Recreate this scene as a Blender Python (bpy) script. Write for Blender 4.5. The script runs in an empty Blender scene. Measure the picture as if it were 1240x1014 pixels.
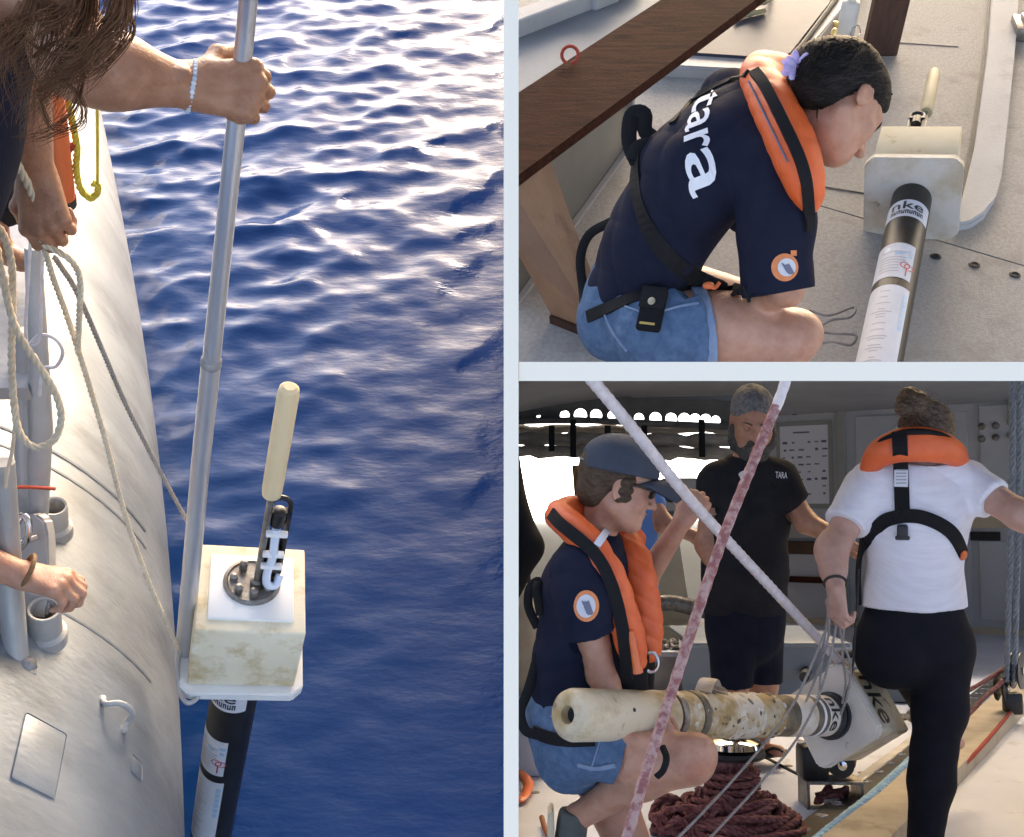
import bpy, bmesh, math, random
import numpy as np
from mathutils import Vector, Matrix
from mathutils.bvhtree import BVHTree
random.seed(7); np.random.seed(7)
C = bpy.context.scene.collection
SC = bpy.context.scene
rad = math.radians

# ---------------------------------------------------------------- camera
F_PX = 1400.0; PITCH = rad(43.0); CAMZ = 3.7
cam = bpy.data.cameras.new('camera'); camo = bpy.data.objects.new('camera', cam); C.objects.link(camo)
camo.location = (0, 0, CAMZ); camo.rotation_euler = (rad(90) - PITCH, 0, 0)
cam.sensor_fit = 'HORIZONTAL'; cam.sensor_width = 36.0; cam.lens = 36.0 * F_PX / 1240.0
cam.clip_start = 0.05; cam.clip_end = 5000
SC.camera = camo
# ---------------------------------------------------------------- sky, sun, exposure
SUN_EL, SUN_AZ = rad(21), rad(16)
w = bpy.data.worlds.new('World'); SC.world = w; w.use_nodes = True
nt = w.node_tree; bg = nt.nodes['Background']
sky = nt.nodes.new('ShaderNodeTexSky'); sky.sky_type = 'NISHITA'; sky.sun_disc = False
sky.sun_elevation = SUN_EL; sky.sun_rotation = SUN_AZ
sky.air_density = 0.7; sky.dust_density = 3.0; sky.ozone_density = 0.4
nt.links.new(sky.outputs['Color'], bg.inputs['Color']); bg.inputs['Strength'].default_value = 0.15
sl = bpy.data.lights.new('sun', 'SUN'); slo = bpy.data.objects.new('sun', sl); C.objects.link(slo)
sl.energy = 0.8; sl.angle = rad(30); sl.color = (1.0, 0.985, 0.97)
sd = Vector((math.sin(SUN_AZ) * math.cos(SUN_EL), math.cos(SUN_AZ) * math.cos(SUN_EL), math.sin(SUN_EL)))
slo.rotation_euler = (-sd).to_track_quat('-Z', 'Y').to_euler(); slo.location = sd * 40
SC.view_settings.view_transform = 'Standard'; SC.view_settings.look = 'None'
SC.view_settings.use_white_balance = True; SC.view_settings.white_balance_temperature = 7300; SC.view_settings.white_balance_tint = 12
SC.view_settings.gamma = 1.0; SC.view_settings.exposure = 2.28
SC.cycles.use_denoising = True
SC.cycles.max_bounces = 8

# ---------------------------------------------------------------- view geometry: pixel of the photo -> point in the place
CAM = Vector((0, 0, CAMZ)); VR = Vector((1, 0, 0))
VF = Vector((0, math.cos(PITCH), -math.sin(PITCH))); VU = Vector((0, math.sin(PITCH), math.cos(PITCH)))
def ray(px, py): return VF + VR * ((px - 620) / F_PX) + VU * ((507 - py) / F_PX)
def P(px, py, d): return CAM + ray(px, py) * d
def G(px, py, z):
    r = ray(px, py); return CAM + r * ((z - CAMZ) / r.z)
# the lower right set stands on its own level (local frame: x right, y away, z up; origin on its deck below the lens)
_t = (507 - 620) / F_PX
BY = (VF + VU * _t).normalized(); BZ = VR.cross(BY).normalized(); BX = VR.copy()
BH = 1.15
BO = CAM - BZ * BH
def BL(x, y, z): return BO + BX * x + BY * y + BZ * z
def GB(px, py, h=0.0):
    r = ray(px, py); return CAM + r * ((h - BH) / r.dot(BZ))
def BW(px, y, h):                               # point of the lower right set at given distance and height, at photo column px
    # column on the level: solve for x so that it projects to px
    q = BO + BY * y + BZ * h - CAM
    return BL((px - 620) / F_PX * q.dot(VF), y, h)
MB4 = Matrix((BX, BY, BZ)).transposed().to_4x4()
PL450 = ray(620, 450).normalized(); NP450 = VR.cross(PL450).normalized()     # the shelf plane between the two right sets (normal up)

# ---------------------------------------------------------------- materials
MATS = {}
def mat(name, c1, c2=None, scale=8.0, rough=0.6, metal=0.0, bump=0.0, bscale=40.0, detail=4.0, ramp=(0.35, 0.65),
        c3=None, s3=3.0, r3=(0.55, 0.62), sss=0.0, spec=0.5, stretch=None, rvar=0.0, coat=0.0, wave=None, trans=0.0, emit=None):
    m = bpy.data.materials.new(name); m.use_nodes = True; n = m.node_tree.nodes; L = m.node_tree.links
    b = n['Principled BSDF']
    b.inputs['Roughness'].default_value = rough; b.inputs['Metallic'].default_value = metal
    b.inputs['Specular IOR Level'].default_value = spec
    if coat: b.inputs['Coat Weight'].default_value = coat; b.inputs['Coat Roughness'].default_value = 0.12
    if sss:
        b.inputs['Subsurface Weight'].default_value = sss; b.inputs['Subsurface Radius'].default_value = (1, .35, .2)
        b.inputs['Subsurface Scale'].default_value = 0.008
    tc = n.new('ShaderNodeTexCoord'); mp = n.new('ShaderNodeMapping'); L.new(tc.outputs['Object'], mp.inputs[0])
    if stretch: mp.inputs['Scale'].default_value = stretch
    def noise(sc, det=4.0, rg=0.55):
        t = n.new('ShaderNodeTexNoise'); t.inputs['Scale'].default_value = sc; t.inputs['Detail'].default_value = det
        t.inputs['Roughness'].default_value = rg; L.new(mp.outputs[0], t.inputs['Vector']); return t
    def mrange(src, a, bb, lo=0.0, hi=1.0):
        r = n.new('ShaderNodeMapRange'); r.inputs[1].default_value = a; r.inputs[2].default_value = bb
        r.inputs[3].default_value = lo; r.inputs[4].default_value = hi; L.new(src, r.inputs[0]); return r
    col = None
    if c2 is not None:
        t = noise(scale, detail, 0.6); r = mrange(t.outputs[0], *ramp)
        mx = n.new('ShaderNodeMix'); mx.data_type = 'RGBA'
        mx.inputs[6].default_value = (*c1, 1); mx.inputs[7].default_value = (*c2, 1); L.new(r.outputs[0], mx.inputs[0]); col = mx.outputs[2]
    else: b.inputs['Base Color'].default_value = (*c1, 1)
    if c3 is not None:
        t = noise(s3, 6.0, 0.65); r = mrange(t.outputs[0], *r3)
        mx = n.new('ShaderNodeMix'); mx.data_type = 'RGBA'
        if col: L.new(col, mx.inputs[6])
        else: mx.inputs[6].default_value = (*c1, 1)
        mx.inputs[7].default_value = (*c3, 1); L.new(r.outputs[0], mx.inputs[0]); col = mx.outputs[2]
    if col: L.new(col, b.inputs['Base Color'])
    if rvar:
        t = noise(scale * 1.7); r = mrange(t.outputs[0], .3, .7, max(.02, rough - rvar), min(1, rough + rvar)); L.new(r.outputs[0], b.inputs['Roughness'])
    if bump:
        bp = n.new('ShaderNodeBump'); bp.inputs['Strength'].default_value = 1.0; bp.inputs['Distance'].default_value = bump
        if wave:
            wv = n.new('ShaderNodeTexWave'); wv.inputs['Scale'].default_value = wave; wv.inputs['Distortion'].default_value = 2.5
            L.new(mp.outputs[0], wv.inputs['Vector']); L.new(wv.outputs['Fac'], bp.inputs['Height'])
        else:
            t = noise(bscale, 5.0); L.new(t.outputs[0], bp.inputs['Height'])
        L.new(bp.outputs[0], b.inputs['Normal'])
    if emit:
        b.inputs['Emission Color'].default_value = (*emit[0], 1); b.inputs['Emission Strength'].default_value = emit[1]
    MATS[name] = m; return m

# ---------------------------------------------------------------- objects
def mesh_np(name, v, q, smooth=True):
    """mesh from numpy vertex array and face index array (quads or triangles)"""
    me = bpy.data.meshes.new(name); v = np.asarray(v, np.float32); q = np.asarray(q, np.int32); k = q.shape[1]
    me.vertices.add(len(v)); me.vertices.foreach_set('co', v.ravel())
    me.loops.add(q.size); me.loops.foreach_set('vertex_index', q.ravel())
    me.polygons.add(len(q)); me.polygons.foreach_set('loop_start', np.arange(0, q.size, k, dtype=np.int32))
    me.polygons.foreach_set('loop_total', np.full(len(q), k, np.int32))
    me.polygons.foreach_set('use_smooth', np.full(len(q), smooth)); me.update(calc_edges=True); me.validate(); return me
def tag(o, label=None, cat=None, group=None, kind=None):
    if label: o['label'] = label
    if cat: o['category'] = cat
    if group: o['group'] = group
    if kind: o['kind'] = kind
    return o
def thing(name, label, cat, loc, group=None):
    o = bpy.data.objects.new(name, None); C.objects.link(o); o.empty_display_size = .1
    o.location = loc; tag(o, label, cat, group); o['_w'] = tuple(loc); return o
def origin(o):
    return Vector(o['_w']) if o is not None and '_w' in o else Vector((0, 0, 0))
def link(name, me, m, parent=None, base=None, label=None):
    """world-coordinate mesh -> object; its vertices are moved to the thing's own origin"""
    o = bpy.data.objects.new(name, me); C.objects.link(o)
    if m is not None and not me.materials: me.materials.append(m)
    off = origin(parent) if parent is not None else (Vector(base) if base is not None else Vector((0, 0, 0)))
    if off.length: me.transform(Matrix.Translation(-off))
    if parent is not None: o.parent = parent; o['_w'] = tuple(off)
    else: o.location = off; o['_w'] = tuple(off)
    if label: o['label'] = label
    return o
def clip_mesh(me, planes):
    """cut a mesh with planes (point, normal); the side the normal points to goes, the cut is capped"""
    bm = bmesh.new(); bm.from_mesh(me)
    for co, no in planes:
        no = Vector(no).normalized(); co = Vector(co)
        ds = [(v.co - co).dot(no) for v in bm.verts]
        if not ds or max(ds) <= 0: continue
        r = bmesh.ops.bisect_plane(bm, geom=bm.verts[:] + bm.edges[:] + bm.faces[:], dist=1e-5, plane_co=co, plane_no=no, clear_outer=True)
        ed = [e for e in r['geom_cut'] if isinstance(e, bmesh.types.BMEdge) and e.is_boundary]
        if ed:
            try: bmesh.ops.holes_fill(bm, edges=ed, sides=0)
            except Exception: pass
    bm.to_mesh(me); bm.free(); return me
CLIP = []                                             # planes the set being built is cut by where it meets the divider
class MB:
    def __init__(s): s.bm = bmesh.new()
    def face(s, pts):
        vs = [s.bm.verts.new(p) for p in pts]
        try: s.bm.faces.new(vs)
        except ValueError: pass
    def hexa(s, p):                                    # p: 8 points, bottom ring then top ring
        v = [s.bm.verts.new(q) for q in p]
        for f in ((3, 2, 1, 0), (4, 5, 6, 7), (0, 1, 5, 4), (1, 2, 6, 5), (2, 3, 7, 6), (3, 0, 4, 7)): s.bm.faces.new([v[i] for i in f])
        return s
    def box(s, c, size, M=None, bev=0.0, seg=2):
        c = Vector(c); hx, hy, hz = [q / 2 for q in size]; M3 = (M.to_3x3() if M is not None else Matrix.Identity(3))
        r = bmesh.ops.create_cube(s.bm, size=1.0); vs = r['verts']
        for v in vs: v.co = Vector((v.co.x * 2 * hx, v.co.y * 2 * hy, v.co.z * 2 * hz))
        if bev:
            es = list({e for v in vs for e in v.link_edges})
            rr = bmesh.ops.bevel(s.bm, geom=es, offset=bev, segments=seg, affect='EDGES', profile=.5)
            vs = list({v for f in rr['faces'] for v in f.verts} | {v for v in vs if v.is_valid})
            st = list(vs); seen = set(vs)
            while st:
                v = st.pop()
                for e in v.link_edges:
                    o = e.other_vert(v)
                    if o not in seen: seen.add(o); st.append(o)
            vs = list(seen)
        for v in vs: v.co = c + M3 @ v.co
        return s
    def prism(s, pts, ext):                            # polygon pts extruded by vector ext
        ext = Vector(ext); a = [s.bm.verts.new(p) for p in pts]; b = [s.bm.verts.new(Vector(p) + ext) for p in pts]; n = len(pts)
        s.bm.faces.new(a[::-1]); s.bm.faces.new(b)
        for i in range(n): s.bm.faces.new((a[i], a[(i + 1) % n], b[(i + 1) % n], b[i]))
        return s
    def tube(s, path, r, n=8, cap=True, flat=1.0, up=None, twist=0.0):
        path = [Vector(p) for p in path]; m = len(path)
        rr = r if isinstance(r, (list, tuple)) else [r] * m
        if len(rr) != m: rr = [rr[0] + (rr[-1] - rr[0]) * i / (m - 1) for i in range(m)]
        rings = []; prev = None
        for i in range(m):
            t = (path[min(i + 1, m - 1)] - path[max(i - 1, 0)]).normalized()
            if up is not None: u = Vector(up)
            elif prev is not None: u = prev
            else: u = Vector((0, 0, 1)) if abs(t.z) < .9 else Vector((1, 0, 0))
            u = (u - t * u.dot(t)).normalized(); v = t.cross(u); prev = u
            rings.append([s.bm.verts.new(path[i] + u * (rr[i] * flat * math.cos(2 * math.pi * (k + twist * i) / n)) + v * (rr[i] * math.sin(2 * math.pi * (k + twist * i) / n))) for k in range(n)])
        for i in range(m - 1):
            a, b = rings[i], rings[i + 1]
            for k in range(n): s.bm.faces.new((a[k], a[(k + 1) % n], b[(k + 1) % n], b[k]))
        if cap: s.bm.faces.new(rings[0][::-1]); s.bm.faces.new(rings[-1])
        return s
    def lathe(s, base, axis, prof, n=24):              # prof: (along, radius)
        base = Vector(base); ax = Vector(axis).normalized()
        u = ax.orthogonal().normalized(); v = ax.cross(u); rings = []
        for (h, r) in prof:
            rings.append([s.bm.verts.new(base + ax * h + (u * math.cos(2 * math.pi * k / n) + v * math.sin(2 * math.pi * k / n)) * max(r, 1e-5)) for k in range(n)])
        for a, b in zip(rings, rings[1:]):
            for k in range(n): s.bm.faces.new((a[k], a[(k + 1) % n], b[(k + 1) % n], b[k]))
        s.bm.faces.new(rings[0][::-1]); s.bm.faces.new(rings[-1]); return s
    def sphere(s, c, r, M=None, seg=16):
        rr = bmesh.ops.create_uvsphere(s.bm, u_segments=seg, v_segments=max(6, seg // 2), radius=1.0)
        if not isinstance(r, (tuple, list)): r = (r, r, r)
        for v in rr['verts']:
            q = Vector((v.co.x * r[0], v.co.y * r[1], v.co.z * r[2]))
            if M is not None: q = M.to_3x3() @ q
            v.co = Vector(c) + q
        return s
    def build(s, name, m, parent=None, base=None, smooth=False, label=None, clip=True, angle=40):
        bmesh.ops.recalc_face_normals(s.bm, faces=s.bm.faces[:])
        me = bpy.data.meshes.new(name); s.bm.to_mesh(me); s.bm.free()
        if clip and CLIP: clip_mesh(me, CLIP)
        if smooth:
            me.polygons.foreach_set('use_smooth', [True] * len(me.polygons))
            me.set_sharp_from_angle(angle=rad(angle))
        if base is None and parent is None and len(me.vertices):
            co = np.empty(len(me.vertices) * 3, np.float32); me.vertices.foreach_get('co', co); co = co.reshape(-1, 3)
            base = ((co[:, 0].min() + co[:, 0].max()) / 2, (co[:, 1].min() + co[:, 1].max()) / 2, co[:, 2].min())
        return link(name, me, m, parent, base, label)
def spline(pts, n=6, closed=False):
    """Catmull-Rom through the points"""
    p = [Vector(q) for q in pts]; out = []; m = len(p)
    for i in range(m if closed else m - 1):
        a = p[(i - 1) % m] if closed or i > 0 else p[0] * 2 - p[1]
        b, c = p[i], p[(i + 1) % m]
        d = p[(i + 2) % m] if closed or i + 2 < m else p[-1] * 2 - p[-2]
        for k in range(n):
            t = k / n
            out.append(.5 * ((2 * b) + (c - a) * t + (2 * a - 5 * b + 4 * c - d) * t * t + (-a + 3 * b - 3 * c + d) * t ** 3))
    if not closed: out.append(p[-1])
    return out
def rope_into(mb, path, r, strands=3, pitch=7.0, n=6):
    """laid rope: strands twisted round the path"""
    path = [Vector(p) for p in path]; L = 0; prev = None; offs = [[] for _ in range(strands)]
    for i, p in enumerate(path):
        t = (path[min(i + 1, len(path) - 1)] - path[max(i - 1, 0)]).normalized()
        u = prev if prev is not None else t.orthogonal().normalized()
        u = (u - t * u.dot(t)).normalized(); v = t.cross(u); prev = u
        if i: L += (p - path[i - 1]).length
        for k in range(strands):
            a = 2 * math.pi * (k / strands + L / (pitch * r)); offs[k].append(p + (u * math.cos(a) + v * math.sin(a)) * r * .5)
    for k in range(strands): mb.tube(offs[k], r * .56, n)
    return mb
def resample(path, step):
    path = [Vector(p) for p in path]; out = [path[0]]; acc = 0
    for a, b in zip(path, path[1:]):
        L = (b - a).length; d = step - acc
        while d <= L: out.append(a + (b - a) * (d / L)); d += step
        acc = (acc + L) % step if L else acc
    out.append(path[-1]); return out

# ---------------------------------------------------------------- smooth bodies: signed distance field + surface nets
class SDF:
    def __init__(s): s.pr = []
    def cap(s, a, b, ra, rb=None, k=.02, flat=None, sub=False):
        s.pr.append(('c', np.array(a, np.float32), np.array(b, np.float32), ra, ra if rb is None else rb, k, flat, sub)); return s
    def chain(s, pts, rs, k=.02, flat=None):
        for i in range(len(pts) - 1): s.cap(pts[i], pts[i + 1], rs[i], rs[i + 1], k, flat)
        return s
    def ell(s, c, r, X=None, Y=None, Z=None, k=.02, sub=False):
        R = np.eye(3, dtype=np.float32)
        if X is not None: R = np.array([list(X), list(Y), list(Z)], np.float32)
        s.pr.append(('e', np.array(c, np.float32), np.array(r, np.float32), R, k, sub)); return s
    def cut(s, c, n, R=9.0): s.pr.append(('p', np.array(c, np.float32), np.array(Vector(n).normalized(), np.float32), R)); return s
    def bounds(s):
        lo = np.full(3, 1e9); hi = -lo
        for p in s.pr:
            if p[0] == 'c' and not p[7]:
                r = max(p[3], p[4])
                for q in (p[1], p[2]): lo = np.minimum(lo, q - r); hi = np.maximum(hi, q + r)
            elif p[0] == 'e' and not p[5]:
                r = max(p[2]); lo = np.minimum(lo, p[1] - r); hi = np.maximum(hi, p[1] + r)
        return lo, hi
    def field(s, h):
        lo, hi = s.bounds(); lo = lo - 3 * h; hi = hi + 3 * h
        nx, ny, nz = [int(math.ceil((hi[i] - lo[i]) / h)) + 1 for i in range(3)]
        D = np.full((nx, ny, nz), .5, np.float32)
        ax = [lo[i] + h * np.arange((nx, ny, nz)[i]) for i in range(3)]
        for p in s.pr:
            if p[0] == 'p':
                c, n = p[1], p[2]
                d = ((ax[0] - c[0]) * n[0])[:, None, None] + ((ax[1] - c[1]) * n[1])[None, :, None] + ((ax[2] - c[2]) * n[2])[None, None, :]
                if p[3] < 5:
                    near = ((ax[0] - c[0]) ** 2)[:, None, None] + ((ax[1] - c[1]) ** 2)[None, :, None] + ((ax[2] - c[2]) ** 2)[None, None, :] < p[3] ** 2
                    D = np.where(near, np.maximum(D, d.astype(np.float32)), D)
                else: D = np.maximum(D, d.astype(np.float32))
                continue
            if p[0] == 'c':
                a, b, ra, rb, k, flat, sub = p[1:]; r = max(ra, rb); blo = np.minimum(a, b) - r; bhi = np.maximum(a, b) + r
            else:
                c, rr, R, k, sub = p[1:]; r = max(rr); blo = c - r; bhi = c + r
            g = k + 2 * h
            i0 = [max(0, int((blo[i] - g - lo[i]) / h)) for i in range(3)]
            i1 = [min((nx, ny, nz)[i], int((bhi[i] + g - lo[i]) / h) + 2) for i in range(3)]
            if any(i1[i] <= i0[i] for i in range(3)): continue
            X = ax[0][i0[0]:i1[0]][:, None, None]; Y = ax[1][i0[1]:i1[1]][None, :, None]; Z = ax[2][i0[2]:i1[2]][None, None, :]
            if p[0] == 'c':
                if flat is not None:
                    fn, fs = np.array(flat[0], np.float32), flat[1] - 1.0
                    q = ((X - a[0]) * fn[0] + (Y - a[1]) * fn[1] + (Z - a[2]) * fn[2]) * fs
                    X = X + q * fn[0]; Y = Y + q * fn[1]; Z = Z + q * fn[2]
                    b = b + fn * float(np.dot(b - a, fn)) * fs
                ab = b - a; L2 = float(ab @ ab) + 1e-12
                px, py, pz = X - a[0], Y - a[1], Z - a[2]
                t = np.clip((px * ab[0] + py * ab[1] + pz * ab[2]) / L2, 0, 1)
                d = np.sqrt((px - t * ab[0]) ** 2 + (py - t * ab[1]) ** 2 + (pz - t * ab[2]) ** 2) - (ra + (rb - ra) * t)
                if flat is not None: d = d / (1 + fs * .5)
            else:
                px, py, pz = X - c[0], Y - c[1], Z - c[2]
                u = [(px * R[i][0] + py * R[i][1] + pz * R[i][2]) for i in range(3)]
                k0 = np.sqrt(sum((u[i] / rr[i]) ** 2 for i in range(3))); k1 = np.sqrt(sum((u[i] / rr[i] ** 2) ** 2 for i in range(3))) + 1e-9
                d = k0 * (k0 - 1) / k1
            d = d.astype(np.float32)
            S = D[i0[0]:i1[0], i0[1]:i1[1], i0[2]:i1[2]]
            if sub:
                d = -d; hh = np.maximum(k - np.abs(S - d), 0) / max(k, 1e-6); D[i0[0]:i1[0], i0[1]:i1[1], i0[2]:i1[2]] = np.maximum(S, d) + hh * hh * k * .25
            else:
                hh = np.maximum(k - np.abs(S - d), 0) / max(k, 1e-6); D[i0[0]:i1[0], i0[1]:i1[1], i0[2]:i1[2]] = np.minimum(S, d) - hh * hh * k * .25
        D[0] = D[-1] = .5; D[:, 0] = D[:, -1] = .5; D[:, :, 0] = D[:, :, -1] = .5
        return D, lo
    def nets(s, h):
        D, lo = s.field(h); I = D < 0; nx, ny, nz = D.shape
        cnt = np.zeros((nx - 1, ny - 1, nz - 1), np.int8)
        for a in (0, 1):
            for b in (0, 1):
                for c in (0, 1): cnt += I[a:nx - 1 + a, b:ny - 1 + b, c:nz - 1 + c]
        act = (cnt > 0) & (cnt < 8); idx = np.argwhere(act); N = len(idx)
        cid = np.full(act.shape, -1, np.int32); cid[act] = np.arange(N)
        cor = np.array([(a, b, c) for a in (0, 1) for b in (0, 1) for c in (0, 1)])
        val = np.stack([D[idx[:, 0] + o[0], idx[:, 1] + o[1], idx[:, 2] + o[2]] for o in cor], 1)
        acc = np.zeros((N, 3), np.float32); w = np.zeros(N, np.float32)
        for i in range(8):
            for j in range(i + 1, 8):
                if np.abs(cor[i] - cor[j]).sum() != 1: continue
                m = (val[:, i] < 0) != (val[:, j] < 0)
                t = np.where(m, val[:, i] / (val[:, i] - val[:, j] + 1e-12), 0)
                acc += np.where(m[:, None], cor[i] + t[:, None] * (cor[j] - cor[i]), 0); w += m
        v = lo + h * (idx + acc / w[:, None]); Q = []
        for ax in range(3):
            sl0 = [slice(None)] * 3; sl1 = [slice(None)] * 3; sl0[ax] = slice(0, -1); sl1[ax] = slice(1, None)
            A = I[tuple(sl0)]; B = I[tuple(sl1)]; e = np.argwhere(A != B)
            o1, o2 = [(1, 2), (2, 0), (0, 1)][ax]
            ok = (e[:, o1] > 0) & (e[:, o2] > 0); e = e[ok]
            def cell(d1, d2):
                f = e.copy(); f[:, o1] -= d1; f[:, o2] -= d2; return cid[f[:, 0], f[:, 1], f[:, 2]]
            q = np.stack([cell(1, 1), cell(0, 1), cell(0, 0), cell(1, 0)], 1)
            fl = A[e[:, 0], e[:, 1], e[:, 2]]; q[~fl] = q[~fl][:, ::-1]; Q.append(q)
        return v.astype(np.float64), np.concatenate(Q)
def vnormals(v, q):
    fn = np.cross(v[q[:, 2]] - v[q[:, 0]], v[q[:, 3]] - v[q[:, 1]]); n = np.zeros_like(v)
    for i in range(4): np.add.at(n, q[:, i], fn)
    return n / (np.linalg.norm(n, axis=1, keepdims=True) + 1e-12)
def wob(v, freq, seed=0, oct=3):
    """cheap smooth noise on numpy points: warped sums of sines"""
    rs = np.random.RandomState(seed); o = np.zeros(len(v)); a = 1.0; f = freq
    for _ in range(oct):
        for _ in range(4):
            k = rs.randn(3); k *= f / np.linalg.norm(k); k2 = rs.randn(3); k2 *= f * .6 / np.linalg.norm(k2)
            o += a * .25 * np.sin(v @ k + 1.3 * np.sin(v @ k2 + rs.rand() * 6) + rs.rand() * 6)
        a *= .5; f *= 2
    return o
BV = {}
def body(S, name, m, parent, h=.005, rip=None, key=None, label=None, fold=None, clip=True):
    """rip: (amplitude, frequency, seed) of cloth unevenness; fold: list of (direction, frequency, amplitude)"""
    v, q = S.nets(h)
    if rip or fold:
        n = vnormals(v, q); d = np.zeros(len(v))
        if rip: d += rip[0] * wob(v, rip[1], rip[2])
        for (dr, f, amp) in (fold or []):
            dr = np.array(Vector(dr).normalized()); ph = v @ dr * f + 1.5 * wob(v, 6, 11, 2)
            mask = .5 + .5 * wob(v, 5, 23, 1)
            d += amp * (np.abs(np.sin(ph)) ** .7 - .6) * np.clip(mask * 1.4, 0, 1)
        v = v + n * d[:, None]
    if key: BV[key] = BVHTree.FromPolygons(v.tolist(), q.tolist())
    me = mesh_np(name, v, q)
    if clip and CLIP: clip_mesh(me, CLIP)
    return link(name, me, m, parent, None if parent is not None else (0, 0, 0), label)
def hitpx(key, px, py, off=.004, keep=None):
    """point on a built surface seen at a pixel of the photo, lifted off it"""
    keys = key if isinstance(key, (list, tuple)) else [key]; best = None; r = ray(px, py).normalized()
    for kx in keys:
        loc, no, _, dist = BV[kx].ray_cast(CAM, r)
        if loc is not None and (best is None or dist < best[2]):
            if no.dot(r) > 0: no = -no
            best = (loc, no, dist)
    if best is None: return None
    return best[0] + best[1] * off, best[1]
def strap(mb, key, pix, width, thick=.004, n=5, off=.003, lead=None):
    """flat webbing laid over a surface along a line of photo pixels"""
    pl = spline([Vector((a, b, 0)) for a, b in pix], n); pts = []; nos = []; last = None
    for q in pl:
        hp = hitpx(key, q.x, q.y, off)
        if hp is None:
            if last is None: continue
            d = (last[0] - CAM).dot(VF); hp = (P(q.x, q.y, d), last[1])
        pts.append(hp[0]); nos.append(hp[1]); last = hp
    if len(pts) < 2: return
    for _ in range(3):
        nos = [(nos[max(i - 1, 0)] + nos[i] * 2 + nos[min(i + 1, len(nos) - 1)]).normalized() for i in range(len(nos))]
        pts = [pts[0]] + [(pts[i - 1] + pts[i] * 2 + pts[i + 1]) / 4 for i in range(1, len(pts) - 1)] + [pts[-1]]
    rings = []
    for i in range(len(pts)):
        t = (pts[min(i + 1, len(pts) - 1)] - pts[max(i - 1, 0)]).normalized(); no = (nos[i] - t * nos[i].dot(t)).normalized(); s = t.cross(no)
        w = width / 2
        rings.append([mb.bm.verts.new(pts[i] + s * a + no * b) for a, b in ((-w, -thick), (w, -thick), (w, thick), (-w, thick))])
    for a, b in zip(rings, rings[1:]):
        for k in range(4): mb.bm.faces.new((a[k], a[(k + 1) % 4], b[(k + 1) % 4], b[k]))
    mb.bm.faces.new(rings[0][::-1]); mb.bm.faces.new(rings[-1])
TXT = {}
def text_polys(s, bold=False):
    """outline of a word as triangles in its own plane: height of a capital = 1"""
    if (s, bold) in TXT: return TXT[s, bold]
    cu = bpy.data.curves.new('t', 'FONT'); cu.body = s; cu.size = 1.0; cu.resolution_u = 3
    if bold: cu.offset = .010
    o = bpy.data.objects.new('t', cu); C.objects.link(o); bpy.context.view_layer.update()
    me = bpy.data.meshes.new_from_object(o.evaluated_get(bpy.context.evaluated_depsgraph_get()))
    bpy.data.objects.remove(o); bpy.data.curves.remove(cu)
    bm = bmesh.new(); bm.from_mesh(me); bpy.data.meshes.remove(me)
    bmesh.ops.remove_doubles(bm, verts=bm.verts[:], dist=1e-5); bmesh.ops.triangulate(bm, faces=bm.faces[:])
    for _ in range(3):
        es = [e for e in bm.edges if e.calc_length() > .18]
        if es: bmesh.ops.subdivide_edges(bm, edges=es, cuts=1); bmesh.ops.triangulate(bm, faces=bm.faces[:])
    v = [(p.co.x / .7, p.co.y / .7) for p in bm.verts]; f = [[q.index for q in g.verts] for g in bm.faces]; bm.free()
    x0 = min(a for a, _ in v); x1 = max(a for a, _ in v); v = [(a - x0, b) for a, b in v]
    TXT[s, bold] = (v, f, x1 - x0); return TXT[s, bold]
def decal(mb, key, v2, faces, fn, off=.003):
    """flat print: 2-D outline points -> photo pixels by fn -> points on the surface"""
    vs = []; last = None
    for (a, b) in v2:
        px, py = fn(a, b); hp = hitpx(key, px, py, off)
        if hp is None:
            hp = (P(px, py, (last - CAM).dot(VF)), None) if last is not None else (P(px, py, 3), None)
        last = hp[0]; vs.append(mb.bm.verts.new(hp[0]))
    for f in faces:
        try: mb.bm.faces.new([vs[i] for i in f])
        except ValueError: pass
def disc2(n=20, rings=(0, .5, 1.0), ry=1.0):
    v = [(0, 0)]; f = []
    for r in rings[1:]:
        v += [(r * math.cos(2 * math.pi * k / n), r * ry * math.sin(2 * math.pi * k / n)) for k in range(n)]
    for k in range(n): f.append([0, 1 + k, 1 + (k + 1) % n])
    for j in range(len(rings) - 2):
        a = 1 + j * n; b = a + n
        for k in range(n): f.append([a + k, b + k, b + (k + 1) % n, a + (k + 1) % n])
    return v, f

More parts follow.
